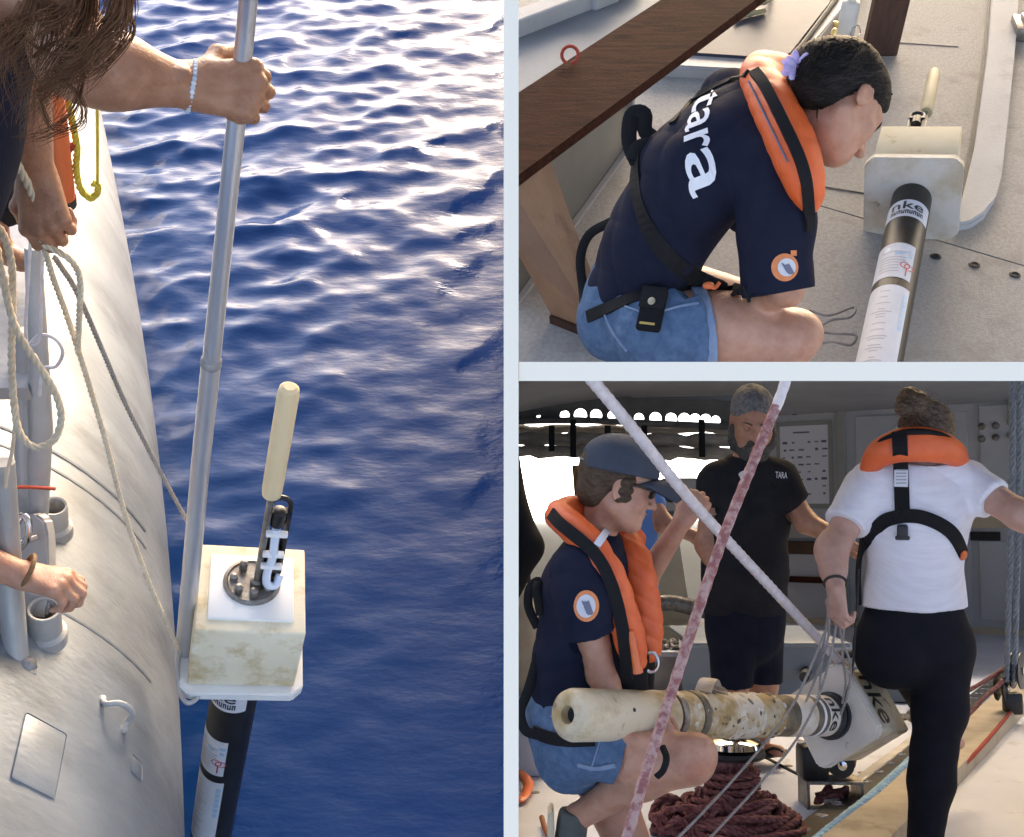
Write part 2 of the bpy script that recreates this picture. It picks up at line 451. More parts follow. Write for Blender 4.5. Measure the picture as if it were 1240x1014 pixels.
# ---------------------------------------------------------------- hands, heads
def hand(S, wr, d, n, right, curl, L=.185, k=.007, thumb=((.55, .75, .25), (.8, .35, .35), (.9, .1, .3)), spread=0.0, rw=.024, fat=1.0):
    """wr wrist, d towards the fingers, n out of the palm; curl: 4 x 3 degrees from index to little finger; returns finger tips"""
    d = Vector(d).normalized(); n = Vector(n); n = (n - d * n.dot(d)).normalized(); s = d.cross(n) * (1 if right else -1); q = L / .185; wr = Vector(wr); tips = []
    kn = [wr + d * (.094 * q) + s * (.033 * q), wr + d * (.099 * q) + s * (.011 * q) - n * .003, wr + d * (.094 * q) - s * (.011 * q) - n * .002, wr + d * (.085 * q) - s * (.031 * q)]
    for i, off in enumerate((.017, .006, -.005, -.015)):
        S.cap(wr + s * off * q + d * .005, kn[i], .0165 * q * fat, .0128 * q * fat, k * 2.2)
        S.ell(kn[i] - n * (.004 * q), (.0115 * q, .0115 * q, .0105 * q), k=.006)
    S.cap(wr + d * .02 * q + s * .02 * q + n * .006, wr + d * .06 * q + s * .022 * q + n * .006, .015 * q, .012 * q, k * 2)
    S.cap(wr + d * .02 * q - s * .018 * q + n * .006, wr + d * .065 * q - s * .022 * q + n * .006, .014 * q, .011 * q, k * 2)
    ln = [(.044, .027, .021), (.048, .031, .022), (.044, .029, .022), (.035, .021, .019)]
    for i in range(4):
        a = 0; p = kn[i]; sp = (1.5 - i) * spread; r0 = (.0094, .0096, .0092, .0082)[i] * q * fat
        for j in range(3):
            a += rad(curl[i][j]); dr = (d * math.cos(a) + n * math.sin(a) + s * sp * math.cos(a)).normalized()
            e = p + dr * (ln[i][j] * q); r1 = r0 * (.93, .92, .84)[j]
            S.cap(p, e, r0, r1, k * (1.0 if j else 1.4)); p = e; r0 = r1
        tips.append((p, dr))
    p = wr + d * (.028 * q) + s * (.026 * q) + n * .006; r0 = .0145 * q * fat
    S.cap(wr + d * .01 + s * .012, p, .017 * q, r0, k * 2)
    for j, (cd, cs, cn) in enumerate(thumb):
        dr = (d * cd + s * cs + n * cn).normalized(); e = p + dr * ((.042, .034, .026)[j] * q); r1 = r0 * (.8, .9, .8)[j]
        S.cap(p, e, r0, r1, k * 1.3); p = e; r0 = r1
    tips.append((p, dr)); return tips
def lobes(S, pts, rs, k, flat):
    '''a padded lobe: many short overlapping pieces along a smooth line'''
    sp_ = spline(pts, 5); m = len(pts) - 1
    rr = [rs[min(int(i / 5), m - 1)] + (rs[min(int(i / 5), m - 1) + 1] - rs[min(int(i / 5), m - 1)]) * (i / 5 - min(int(i / 5), m - 1)) for i in range(len(sp_))]
    S.chain(sp_, rr, k, flat)
def surface_hair(mb, key, seeds, goal, r, n, jit, seed):
    '''fine strands combed over a built scalp surface towards a point (photo pixels)'''
    rs = random.Random(seed)
    for _ in range(n):
        sx, sy = seeds(rs); gx, gy = goal[0] + rs.gauss(0, 5), goal[1] + rs.gauss(0, 5); b = rs.uniform(-jit, jit); pts = []; t1 = rs.uniform(.5, 1)
        for i in range(9):
            t = i / 8 * t1; h = hitpx(key, sx + (gx - sx) * t - (gy - sy) * b * math.sin(t * 3.1), sy + (gy - sy) * t + (gx - sx) * b * math.sin(t * 3.1), .0006 + .0022 * rs.random())
            if h: pts.append(h[0])
        if len(pts) > 3: mb.tube(pts, [r, r, r * .5], 3, cap=False) if False else mb.tube(pts, [r * (1 - .6 * i / len(pts)) for i in range(len(pts))], 3, cap=False)
def nails(mb, tips, view):
    for (p, dr) in tips:
        v = Vector(view); u = (v - dr * v.dot(dr))
        if u.length < .2: continue
        u.normalize(); M = Matrix((dr.cross(u), dr, u)).transposed(); mb.sphere(p + u * .0062 + dr * .001, (.0048, .0062, .0015), M, 10)
def head(S, c, f, u, q=1.0, ears=True, jaw=1.0, nose=1.0):
    """c centre of the skull, f forwards out of the face, u up"""
    f = Vector(f).normalized(); u = Vector(u); u = (u - f * u.dot(f)).normalized(); r = f.cross(u); c = Vector(c)
    T = lambda x, y, z: c + (r * x + f * y + u * z) * q
    E = lambda p, rr, k=.02, sub=False: S.ell(T(*p), [a * q for a in rr], r, f, u, k * q, sub)
    E((0, -.008, .028), (.074, .094, .082)); E((0, .03, -.02), (.062, .062, .085), .03); E((0, .045, -.065), (.05 * jaw, .046, .05), .03)
    E((0, .078, -.094), (.021 * jaw, .018, .017), .025)
    for sx in (-1, 1):
        S.cap(T(sx * .052 * jaw, -.002, -.062), T(sx * .02 * jaw, .07, -.095), .017 * q, .014 * q, .03 * q)
        E((sx * .04, .064, -.03), (.021, .019, .019), .025)
        E((sx * .031, .094, .002), (.017, .012, .011), .012, True)
        E((sx * .031, .079, .002), (.0135, .0135, .012), .004)
        S.cap(T(sx * .014, .092, .018), T(sx * .044, .077, .022), .008 * q, .007 * q, .015 * q)
        E((sx * .0135, .099, -.036), (.0085, .010, .0075), .008)
        if ears:
            E((sx * .075, -.004, -.012), (.008, .02, .033), .006); E((sx * .083, 0, -.012), (.006, .011, .02), .005, True)
    S.cap(T(0, .094, .008), T(0, .098 + .018 * nose, -.032), .0085 * q, .0105 * q, .012 * q)
    E((0, .094, -.057), (.022, .009, .0055), .006); E((0, .091, -.069), (.019, .009, .0065), .006)
    return T
def face_bits(T, q, r, f, u, par, mat_lip, mat_brow, mat_eye, lids=False):
    M = Matrix((r, f, u)).transposed()
    mb = MB()
    for sx in (-1, 1): mb.tube(spline([T(sx * .014, .1015, .021), T(sx * .032, .0955, .027), T(sx * .05, .079, .022)], 4), [.003 * q, .0042 * q, .0015 * q], 6)
    mb.build('eyebrows', mat_brow, par, smooth=True)
    mb = MB(); mb.sphere(T(0, .0965, -.0575), (.0215 * q, .0085 * q, .0048 * q), M, 14); mb.sphere(T(0, .0935, -.0685), (.0185 * q, .009 * q, .006 * q), M, 14); mb.build('lips', mat_lip, par, smooth=True)
    for sx in (-1, 1):
        mb = MB(); mb.sphere(T(sx * .031, .0845, .0005), (.0095 * q, .0095 * q, .0045 * q), M, 12); mb.build('eye', mat_eye, par, smooth=True)
def strands(mb, roots, n, length, r, jit, seed=1, seg=6):
    """loose hair: thin tapering tubes; roots: list of guide polylines"""
    rs = random.Random(seed)
    for i in range(n):
        g = roots[rs.randrange(len(roots))]; o = Vector((rs.gauss(0, jit), rs.gauss(0, jit), rs.gauss(0, jit))); ph = rs.random() * 6; am = rs.uniform(.2, 1) * jit
        L = rs.uniform(*length); pts = spline(g, seg); m = max(3, int(len(pts) * L)); pts = pts[:m]
        out = [p + o * (.35 + 1.3 * k / m) + Vector((math.sin(ph + k * .55), math.cos(ph * 1.7 + k * .45), math.sin(ph * .6 + k * .5))) * am * (k / m) for k, p in enumerate(pts)]
        mb.tube(out, [r * (1 - .75 * k / (len(out) - 1)) for k in range(len(out))], 4, cap=False)
# ================================================================ materials of the place
M = {}
M['white_board'] = mat('white_board', (.95, .81, .64), rough=.8)
M['alu'] = mat('alu', (.36, .355, .345), (.47, .465, .455), 3.5, .5, .25, .0012, 60, ramp=(.38, .62), c3=(.2, .195, .19), s3=2.2, r3=(.56, .75), rvar=.12)
M['hull'] = mat('hull', (.215, .24, .27), (.30, .33, .365), 2.4, .48, .35, .0015, 30, ramp=(.36, .62), c3=(.165, .18, .195), s3=3.2, r3=(.52, .72), rvar=.14, stretch=(.8, 1.7, .8))
M['weld'] = mat('weld', (.33, .33, .335), (.24, .235, .23), 40, .5, .3, .002, 120)
M['pole'] = mat('pole', (.50, .50, .51), (.60, .60, .60), 6, .36, .55, .0004, 80, stretch=(1, 1, .15), c3=(.38, .35, .33), s3=18, r3=(.6, .7))
M['steel'] = mat('steel', (.55, .55, .56), None, rough=.25, metal=1.0)
M['steel_dull'] = mat('steel_dull', (.32, .31, .29), (.18, .15, .12), 30, .45, .8, .001, 80)
M['chrome'] = mat('chrome', (.8, .8, .82), None, rough=.08, metal=1.0)
M['foam'] = mat('foam', (.80, .73, .56), (.74, .65, .46), 7, .75, 0, .0006, 160, c3=(.52, .37, .16), s3=11, r3=(.50, .70))
M['foam_old'] = mat('foam_old', (.52, .48, .36), (.46, .41, .28), 7, .75, 0, .0006, 160, c3=(.28, .2, .1), s3=9, r3=(.62, .74))
M['foam_dirty'] = mat('foam_dirty', (.68, .62, .50), (.50, .42, .26), 14, .8, 0, .002, 90, c3=(.2, .14, .07), s3=22, r3=(.6, .7))
M['hdpe'] = mat('hdpe', (.82, .82, .80), (.78, .77, .74), 6, .45, 0, .0003, 60, sss=.1)
M['hdpe_stained'] = mat('hdpe_stained', (.60, .57, .50), (.46, .38, .26), 6, .5, 0, .0003, 60, ramp=(.45, .65), c3=(.22, .13, .06), s3=13, r3=(.64, .74))
M['hdpe_pale'] = mat('hdpe_pale', (.74, .70, .64), (.62, .57, .48), 5, .5, 0, .0003, 60, c3=(.42, .34, .22), s3=14, r3=(.64, .74))
M['black_tube'] = mat('black_tube', (.018, .017, .015), (.028, .026, .022), 18, .42, 0, .0002, 90, spec=.3)
M['black_plastic'] = mat('black_plastic', (.012, .012, .013), rough=.38)
M['rubber'] = mat('rubber', (.015, .015, .015), (.03, .03, .03), 20, .7, 0, .001, 60)
M['fouled'] = mat('fouled', (.58, .49, .34), (.36, .25, .10), 16, .6, 0, .004, 55, ramp=(.4, .6), c3=(.11, .07, .035), s3=26, r3=(.6, .68))
M['fouled_white'] = mat('fouled_white', (.66, .61, .53), (.44, .33, .18), 11, .5, 0, .003, 40, ramp=(.45, .7), c3=(.16, .1, .05), s3=30, r3=(.64, .7))
M['fouled_cap'] = mat('fouled_cap', (.62, .53, .38), (.40, .28, .12), 9, .5, 0, .0015, 40, ramp=(.42, .66), c3=(.26, .2, .12), s3=17, r3=(.6, .7), sss=.1)
M['fouled_black'] = mat('fouled_black', (.07, .06, .045), (.2, .16, .1), 24, .5, 0, .002, 60)
M['cream'] = mat('cream', (.72, .58, .36), (.68, .53, .31), 5, .55, 0, .0003, 60)
M['cream_old'] = mat('cream_old', (.42, .36, .22), (.36, .3, .17), 8, .6, 0, .0004, 60)
M['label'] = mat('label', (.68, .70, .74), (.62, .64, .68), 12, .55, spec=.2)
M['label_blue'] = mat('label_blue', (.36, .56, .74), rough=.35)
M['print_grey'] = mat('print_grey', (.40, .41, .44), rough=.5)
M['print_black'] = mat('print_black', (.015, .015, .017), rough=.5)
M['print_red'] = mat('print_red', (.55, .05, .06), rough=.5)
M['white_tube'] = mat('white_tube', (.62, .70, .82), rough=.2, sss=.1)
M['white_plastic'] = mat('white_plastic', (.8, .8, .8), rough=.4)
M['skin_tan'] = mat('skin_tan', (.31, .135, .07), (.42, .205, .115), 30, .42, 0, .0014, 190, sss=.12, c3=(.27, .105, .055), s3=16, r3=(.55, .75))
M['skin'] = mat('skin', (.43, .215, .135), (.52, .275, .185), 24, .45, 0, .0009, 240, sss=.12, c3=(.40, .155, .095), s3=13, r3=(.52, .75))
M['skin_pale'] = mat('skin_pale', (.46, .26, .19), (.54, .32, .245), 24, .48, 0, .0005, 220, sss=.12, c3=(.48, .24, .18), s3=9, r3=(.55, .75))
M['nail'] = mat('nail', (.66, .42, .33), rough=.25)
M['lip'] = mat('lip', (.42, .13, .10), rough=.4)
M['brow'] = mat('brow', (.035, .022, .015), rough=.8)
M['eye'] = mat('eye', (.02, .012, .008), rough=.25)
M['hair_brown'] = mat('hair_brown', (.085, .034, .015), (.17, .078, .036), 30, .5, 0, spec=.12)
M['hair_dark'] = mat('hair_dark', (.008, .006, .005), (.016, .011, .009), 30, .6, 0, .003, 60, stretch=(1, 1, 4), spec=.2)
M['hair_light'] = mat('hair_light', (.12, .07, .04), (.2, .13, .075), 40, .5, 0, .004, 60, stretch=(1, 1, 3))
M['hair_mid'] = mat('hair_mid', (.045, .028, .018), (.09, .06, .036), 40, .6, 0, .004, 60, stretch=(1, 1, 3), spec=.2)
M['hair_grey'] = mat('hair_grey', (.10, .10, .105), (.24, .24, .25), 60, .7, 0, .004, 120)
M['beard'] = mat('beard', (.035, .03, .028), (.10, .095, .09), 90, .8, 0, .002, 160)
M['navy'] = mat('navy', (.011, .013, .028), (.015, .018, .036), 10, .9, 0, .0012, 420, spec=.12)
M['black_tee'] = mat('black_tee', (.020, .020, .024), (.027, .027, .031), 10, .9, 0, .0012, 420, spec=.12)
M['black_cloth'] = mat('black_cloth', (.010, .010, .012), rough=.85, bump=.001, bscale=300, spec=.15)
M['leggings'] = mat('leggings', (.008, .0085, .012), (.011, .011, .016), 9, .75, 0, .0005, 400, spec=.12)
M['navy_shorts'] = mat('navy_shorts', (.010, .012, .024), (.014, .017, .031), 12, .9, 0, .0014, 300, spec=.12)
M['white_tee'] = mat('white_tee', (.78, .77, .80), (.72, .70, .73), 14, .9, 0, .0008, 60, stretch=(.6, 1, 6), ramp=(.4, .66), spec=.12)
M['denim'] = mat('denim', (.065, .115, .20), (.10, .165, .27), 40, .9, 0, .0016, 260, c3=(.19, .26, .36), s3=9, r3=(.58, .78), spec=.12)
M['denim_pale'] = mat('denim_pale', (.24, .31, .42), (.17, .24, .36), 22, .9, 0, .0015, 260, spec=.12)
M['orange_jacket'] = mat('orange_jacket', (.78, .14, .035), (.70, .11, .025), 8, .5, 0, .003, 18)
M['webbing'] = mat('webbing', (.010, .010, .011), rough=.75, bump=.0015, bscale=200, spec=.2)
M['print_white'] = mat('print_white', (.78, .79, .82), rough=.7)
M['badge_orange'] = mat('badge_orange', (.75, .26, .10), (.68, .22, .08), 60, .8, 0, .001, 300)
M['badge_grey'] = mat('badge_grey', (.60, .60, .64), rough=.8)
M['badge_dark'] = mat('badge_dark', (.15, .16, .22), rough=.8)
M['rope_beige'] = mat('rope_beige', (.72, .61, .45), (.62, .50, .35), 40, .85, 0, .001, 200)
M['rope_grey'] = mat('rope_grey', (.33, .31, .29), (.25, .23, .21), 40, .85, 0, .001, 200)
M['rope_white'] = mat('rope_white', (.64, .60, .60), (.52, .46, .46), 35, .85, 0, .001, 200)
M['rope_yellow'] = mat('rope_yellow', (.62, .50, .06), (.5, .38, .04), 40, .8, 0, .001, 200)
M['rope_maroon'] = mat('rope_maroon', (.13, .035, .035), (.22, .09, .085), 55, .9, 0, .0012, 160, ramp=(.42, .58))
M['rope_maroon_pale'] = mat('rope_maroon_pale', (.22, .085, .085), (.36, .24, .23), 60, .9, 0, .0012, 160, ramp=(.42, .58))
M['rope_red'] = mat('rope_red', (.42, .06, .03), (.34, .05, .03), 40, .85, 0, .001, 200)
M['rope_blue'] = mat('rope_blue', (.22, .40, .55), (.32, .5, .62), 40, .85, 0, .001, 200)
M['rope_blue_grey'] = mat('rope_blue_grey', (.16, .21, .27), (.26, .32, .38), 60, .85, 0, .001, 200)
M['orange_plastic'] = mat('orange_plastic', (.72, .16, .045), rough=.4)

# ================================================================ white boards that part the three scenes (a set of shelves with three bays)
mb = MB()
mb.hexa([P(x, y, d) for d in (1.20, 1.62) for x, y in ()] or
        [CAM + VF * d + VR * x + VU * y for d in (1.20, 1.75) for x, y in ((-.0086, -.60), (.0068, -.60), (.0068, .56), (-.0086, .56))])
div = thing('divider_shelf', 'thin white upright board and crossboard parting the three scenes', 'divider', CAM + VF * 1.2 - VU * .6)
mb.build('upright_board', M['white_board'], div)
mb = MB(); y0, y1 = (507 - 461.5) / F_PX, (507 - 438.5) / F_PX
mb.hexa([CAM + VF * d + VR * x + VU * (ym * d + e) for d in (1.202, 1.75) for x, e in ((.0071, -.0099), (.80, -.0099), (.80, .0099), (.0071, .0099)) for ym in ((y0 + y1) / 2,)])
mb.build('cross_board', M['white_board'], div)

# ================================================================ the sea
def build_sea():
    ys = 1.5 + 14.0 * np.linspace(0, 1, 700) ** 1.3; xs = np.linspace(-7.0, 0, 420)
    X, Y = np.meshgrid(xs, ys); X = X.ravel(); Y = Y.ravel(); Z = np.zeros_like(X); DX = np.zeros_like(X); DY = np.zeros_like(X)
    rs = np.random.RandomState(5)
    for i in range(120):
        lam = 0.09 * (0.72 / 0.09) ** (rs.rand() ** .8); th = rad(-82) + rs.randn() * rad(30) + (rad(26) if i % 3 == 0 else 0)
        k = 2 * math.pi / lam; kx, ky = k * math.cos(th), k * math.sin(th)
        a = .0038 * lam ** 1.0 * (0.5 + rs.rand()); ph = rs.rand() * 6.28
        A = kx * X + ky * Y + ph; Z += a * np.cos(A); DX -= a * .9 * math.cos(th) * np.sin(A); DY -= a * .9 * math.sin(th) * np.sin(A)
    e = np.clip((Y.max() - Y) / 2, 0, 1) * np.clip((X + 7) / 1, 0, 1) * np.clip((Y - 1.5) / .3, 0, 1) * (.2 + .8 * np.clip((Y - 2.0) / 3.4, 0, 1)) * np.clip(-X / .15, 0, 1) * (.25 + .75 * np.clip(-X / .9, 0, 1))
    v = np.stack([X + DX * e, Y + DY * e, Z * e], 1); n, m = len(ys), len(xs); I = np.arange(n * m).reshape(n, m)
    q = np.stack([I[:-1, :-1], I[:-1, 1:], I[1:, 1:], I[1:, :-1]], -1).reshape(-1, 4)
    far = [(-3000, -60, 0), (-7, -60, 0), (-7, 1.5, 0), (-7, 15.5, 0), (-7, 3000, 0), (-3000, 3000, 0), (0, -60, 0), (0, 1.5, 0), (0, 15.5, 0), (3000, 15.5, 0), (3000, 3000, 0), (0, 3000, 0)]
    b = len(v); v = np.concatenate([v, np.array(far, float)])
    q = np.concatenate([q, b + np.array([(0, 1, 4, 5), (1, 6, 7, 2), (3, 8, 11, 4), (8, 9, 10, 11)])])
    m_ = bpy.data.materials.new('sea_water'); m_.use_nodes = True; nn = m_.node_tree.nodes; L = m_.node_tree.links; p = nn['Principled BSDF']
    p.inputs['Base Color'].default_value = (.002, .040, .165, 1); p.inputs['Roughness'].default_value = .15; p.inputs['IOR'].default_value = 1.32
    tc = nn.new('ShaderNodeTexCoord'); mp = nn.new('ShaderNodeMapping'); mp.inputs['Scale'].default_value = (.55, 1.25, 1); mp.inputs['Rotation'].default_value = (0, 0, rad(9)); L.new(tc.outputs['Object'], mp.inputs[0])
    t1 = nn.new('ShaderNodeTexNoise'); t1.inputs['Scale'].default_value = 9; t1.inputs['Detail'].default_value = 4; t1.inputs['Roughness'].default_value = .55; L.new(mp.outputs[0], t1.inputs['Vector'])
    bp = nn.new('ShaderNodeBump'); bp.inputs['Distance'].default_value = .005; L.new(t1.outputs[0], bp.inputs['Height']); L.new(bp.outputs[0], p.inputs['Normal'])
    o = link('sea', mesh_np('sea', v, q), m_); o['kind'] = 'structure'
build_sea()

# ================================================================ profiling floats
def make_float(root, label, tube_len, v):
    """local frame of the thing: z along the hull towards the antenna, -y towards the reader of the labels"""
    R = .064; f = lambda n: M[n]
    mb = MB(); mb.lathe((0, 0, -tube_len), (0, 0, 1), [(0, .02), (0, R - .004), (.004, R), (tube_len - .002, R)], 48); mb.build('hull_tube', f(v['tube']), root, smooth=True)
    # collar plate with cut corners
    a, c = .155, .027
    oc = [(-a + c, -a), (a - c, -a), (a, -a + c), (a, a - c), (a - c, a), (-a + c, a), (-a, a - c), (-a, -a + c)]
    mb = MB(); mb.prism([(x, y, 0) for x, y in oc], (0, 0, .030))
    bmesh.ops.bevel(mb.bm, geom=mb.bm.edges[:], offset=.004, segments=2, affect='EDGES')
    mb.build('collar_plate', f(v['plate']), root, smooth=True)
    mb = MB(); mb.box((0, 0, .0322 + .115), (.264, .264, .23), bev=.006, seg=3); fb = mb.build('foam_block', f(v['foam']), root, smooth=True)
    mb = MB(); mb.box((0, -.002, .2605 + .004), (.205, .195, .012), bev=.005); mb.build('top_pad', f(v['pad']), root, smooth=True)
    mb = MB(); mb.lathe((0, .01, .27), (0, 0, 1), [(0, .070), (.006, .070), (.010, .062), (.006, .058), (.006, .01)], 32)
    for i in range(7):
        an = i * .9 + .3; mb.lathe((.045 * math.cos(an), .01 + .045 * math.sin(an), .275), (0, 0, 1), [(0, .010), (.012 + .006 * (i % 3), .010), (.016 + .006 * (i % 3), .006), (.017 + .006 * (i % 3), .002)], 12)
    mb.build('sensor_flange', f('steel_dull'), root, smooth=True)
    mb = MB(); mb.lathe((.010, .0, .276), (0, 0, 1), [(0, .016), (.02, .016), (.024, .0085), (.36, .0085), (.36, .006)], 16); mb.build('antenna_mast', f('steel_dull'), root, smooth=True)
    mb = MB(); mb.lathe((.010, .0, .61), (0, 0, 1), [(0, .012), (.002, .0215), (.02, .0235), (.315, .0235), (.333, .021), (.340, .013)], 24); mb.build('antenna', f(v['ant']), root, smooth=True)
    # guard frame with the water duct beside the mast
    mb = MB()
    for x in (.012, .060): mb.tube([(x, .012, .276), (x, .012, .56)], .0062, 8)
    mb.tube([(.012, .012, .558)] + [(.036 - .024 * math.cos(t), .012, .56 + .03 * math.sin(t)) for t in np.linspace(0, math.pi, 9)] + [(.060, .012, .558)], .0062, 8)
    for z in (.33, .40, .54): mb.box((.036, .012, z), (.056, .02, .014))
    mb.box((.036, .024, .36), (.05, .012, .15), bev=.003); mb.lathe((.036, .01, .50), (0, 0, 1), [(0, .018), (.045, .018), (.05, .01)], 14)
    mb.build('sensor_guard', f('black_plastic'), root, smooth=True)
    mb = MB(); mb.tube(spline([(.034, -.006, .50), (.034, -.012, .46), (.036, -.012, .40), (.030, -.010, .34), (.034, -.014, .30), (.055, -.006, .285), (.064, .008, .315)], 5), .0105, 10)
    mb.build('water_duct', f('white_tube'), root, smooth=True)
    for z in (.49, .415, .37): mb = MB(); mb.box((.036, -.014, z), (.05, .016, .011), bev=.002); mb.build('duct_clip', f('white_plastic'), root, smooth=True)
    # printed labels wrapped round the hull
    def patch(name, z0, z1, p0, p1, m, par, off=.0008, wavy=0):
        mb = MB(); n = 18; rows = []
        for j, z in enumerate((z1, z0)):
            rows.append([mb.bm.verts.new(((R + off) * math.sin(p0 + (p1 - p0) * i / n), -(R + off) * math.cos(p0 + (p1 - p0) * i / n), z)) for i in range(n + 1)])
        for i in range(n): mb.bm.faces.new((rows[0][i], rows[1][i], rows[1][i + 1], rows[0][i + 1]))
        return mb.build(name, f(m), par, smooth=True)
    def word(s, z, hgt, mid, m, par, name, off=.0018, sx=1.0):
        vv, ff, wd = text_polys(s, True); mb = MB(); k = hgt
        vs = [mb.bm.verts.new(((R + off) * math.sin(mid + (a - wd / 2) * k * sx / R), -(R + off) * math.cos(mid + (a - wd / 2) * k * sx / R), z + b * k)) for a, b in vv]
        for q in ff:
            try: mb.bm.faces.new([vs[i] for i in q])
            except ValueError: pass
        return mb.build(name, f(m), par, smooth=True)
    ph = v.get('phi', 0)
    l1 = patch('maker_label', -.205, -.105, ph - 1.5, ph + 1.25, v['lab'], root)
    word('nke', -.160, .046, ph - .05, 'print_black', l1, 'lettering', sx=1.15)
    mb = MB()
    for i in range(9):
        x0 = ph - .88 + i * .19; r = R + .0018
        for (u0, u1, z0, z1) in ((0, .05, -.19, -.168), (.10, .15, -.19, -.168), (0, .15, -.190, -.184)) if i % 2 else ((0, .05, -.19, -.168), (0, .15, -.174, -.168), (.10, .15, -.19, -.168)):
            mb.face([(r * math.sin(x0 + a), -r * math.cos(x0 + a), z) for a, z in ((u0, z0), (u1, z0), (u1, z1), (u0, z1))])
    mb.build('underline_print', f('print_black'), l1)
    l2 = patch('data_label', -.545, -.360, ph - 1.35, ph + .75, v['lab'], root)
    mb = MB(); r = R + .0016
    def bar(a0, a1, z, h):
        k = max(1, int((a1 - a0) / .1)); aa = [a0 + (a1 - a0) * i / k for i in range(k + 1)]
        for p, q in zip(aa, aa[1:]): mb.face([(r * math.sin(a), -r * math.cos(a), zz) for a, zz in ((p, z), (q, z), (q, z + h), (p, z + h))])
    for z in (-.41, -.44, -.455, -.47, -.485, -.50, -.515): bar(ph - .85, ph + (.1 if z < -.46 else .35), z, .0045)
    mb.build('small_print', f('print_grey'), l2)['kind'] = 'stuff'
    mb = MB()
    for (a0, a1, z) in ((-.7, -.45, -.40), (-.7, -.5, -.408), (.4, .68, -.405), (.45, .65, -.43), (-.2, .15, -.425)): bar(ph + a0, ph + a1, z, .014)
    mb.build('blue_mark', f('label_blue'), l2)
    mb = MB()
    for (cx, cz) in ((ph + .36, -.475), (ph + .56, -.48)):
        n = 16; rr = [[(r * math.sin(cx + q / R * math.cos(t)), -r * math.cos(cx + q / R * math.cos(t)), cz + q * math.sin(t)) for t in [2 * math.pi * i / n for i in range(n)]] for q in (.016, .0125)]
        for i in range(n): mb.face([rr[0][i], rr[0][(i + 1) % n], rr[1][(i + 1) % n], rr[1][i]])
    bar(ph + .42, ph + .48, -.53, .045); mb.build('red_mark', f('print_red'), l2)
    l3 = patch('long_label', -min(tube_len - .01, .98), -.585, ph - 1.3, ph + .85, v['lab'], root)
    mb = MB(); z = -.62; rs = random.Random(3)
    while z > -min(tube_len - .01, .98) + .02:
        hw = rs.uniform(.12, .5); bar(ph - .3 - hw, ph - .3 + hw, z, .0045); z -= rs.choice((.013, .013, .03))
    mb.build('small_print', f('print_grey'), l3)['kind'] = 'stuff'
    mb = MB()
    for i in range(6): bar(ph + .55, ph + .75, -.64 - i * .03, .022)
    mb.build('blue_mark', f('label_blue'), l3)
    return root
def float_root(label, X, Y, Z, loc, group='profiling floats'):
    r = thing('profiling_float', label, 'profiling float', (0, 0, 0), group); r['_w'] = (0, 0, 0)
    r.matrix_world = Matrix.Translation(loc) @ Matrix((X, Y, Z)).transposed().to_4x4(); return r
# ================================================================ left scene: over the side of the boat
CLIP[:] = []
aA, aC, aB = P(350, 465, 2.397), P(305, 710, 2.85), P(258, 1014, 3.72)
zf = (aA - aB).normalized(); xf = VR - zf * VR.dot(zf); xf = (xf * math.cos(rad(8)) + zf.cross(xf) * math.sin(rad(8))).normalized(); yf = zf.cross(xf)
fl = float_root('profiling float hanging beside the aluminium hull over open water', xf, yf, zf, aC - zf * .27)
make_float(fl, '', 1.25, dict(tube='black_tube', plate='hdpe', foam='foam', pad='hdpe', ant='cream', lab='label', phi=-.75))
# ---- hull: a big welded aluminium tube whose right outline is set by tangent rays
edge = [(227, 1250), (226, 1100), (225, 1014), (222, 900), (214, 780), (205, 650), (190, 500), (172, 380), (153, 280), (132, 180), (117, 110), (104, 50), (92, -10), (80, -70)]
HR = .95; hc = []
E3 = [G(x, y, .77 if y < 1050 else .77) for x, y in edge]
for i, e in enumerate(E3):
    t = (E3[min(i + 1, len(E3) - 1)] - E3[max(i - 1, 0)]).normalized(); r = (e - CAM).normalized(); n = r.cross(t).normalized()
    if n.x > 0: n = -n
    hc.append(e + n * HR)
for _ in range(3): hc = [hc[0]] + [(hc[i - 1] + hc[i] * 2 + hc[i + 1]) / 4 for i in range(1, len(hc) - 1)] + [hc[-1]]
hpath = spline(hc, 6)
hullT = thing('pontoon_hull', 'big round bare aluminium hull tube with welded fittings beside open water', 'boat hull', hc[4] - Vector((0, 0, HR)))
mb = MB(); mb.tube(hpath, HR, 96); hl = mb.build('hull_tube', M['hull'], hullT, smooth=True)
bmq = bmesh.new(); bmq.from_mesh(hl.data); bmq.transform(Matrix.Translation(hullT.location)); BV['hull'] = BVHTree.FromBMesh(bmq); bmq.free()
def ringpath(pt, rr, a0=-1.2, a1=1.35, n=60):
    i = min(range(1, len(hpath) - 1), key=lambda k: abs((hpath[k + 1] - hpath[k - 1]).normalized().dot(pt - hpath[k]))); c = hpath[i]; t = (hpath[i + 1] - hpath[i - 1]).normalized()
    u = (Vector((0, 0, 1)) - t * t.z).normalized(); v = u.cross(t)
    if v.x < 0: v = -v
    return [c + (u * math.cos(a) + v * math.sin(a)) * rr for a in np.linspace(a0, a1, n)]
for (px, py, rr, th) in ((120, 595, HR - .003, .008), (120, 612, HR - .003, .007), (120, 760, HR - .003, .006)):
    h = hitpx('hull', px, py, 0)
    if h: MBx = MB(); MBx.tube(ringpath(h[0], rr), th, 6); MBx.build('weld_seam', M['hull'], hullT, smooth=True)
def frame_at(px, py):
    h = hitpx('hull', px, py, 0); n = h[1]; y = Vector((0, 1, 0)); y = (y - n * y.dot(n)).normalized(); return h[0], y.cross(n), y, n
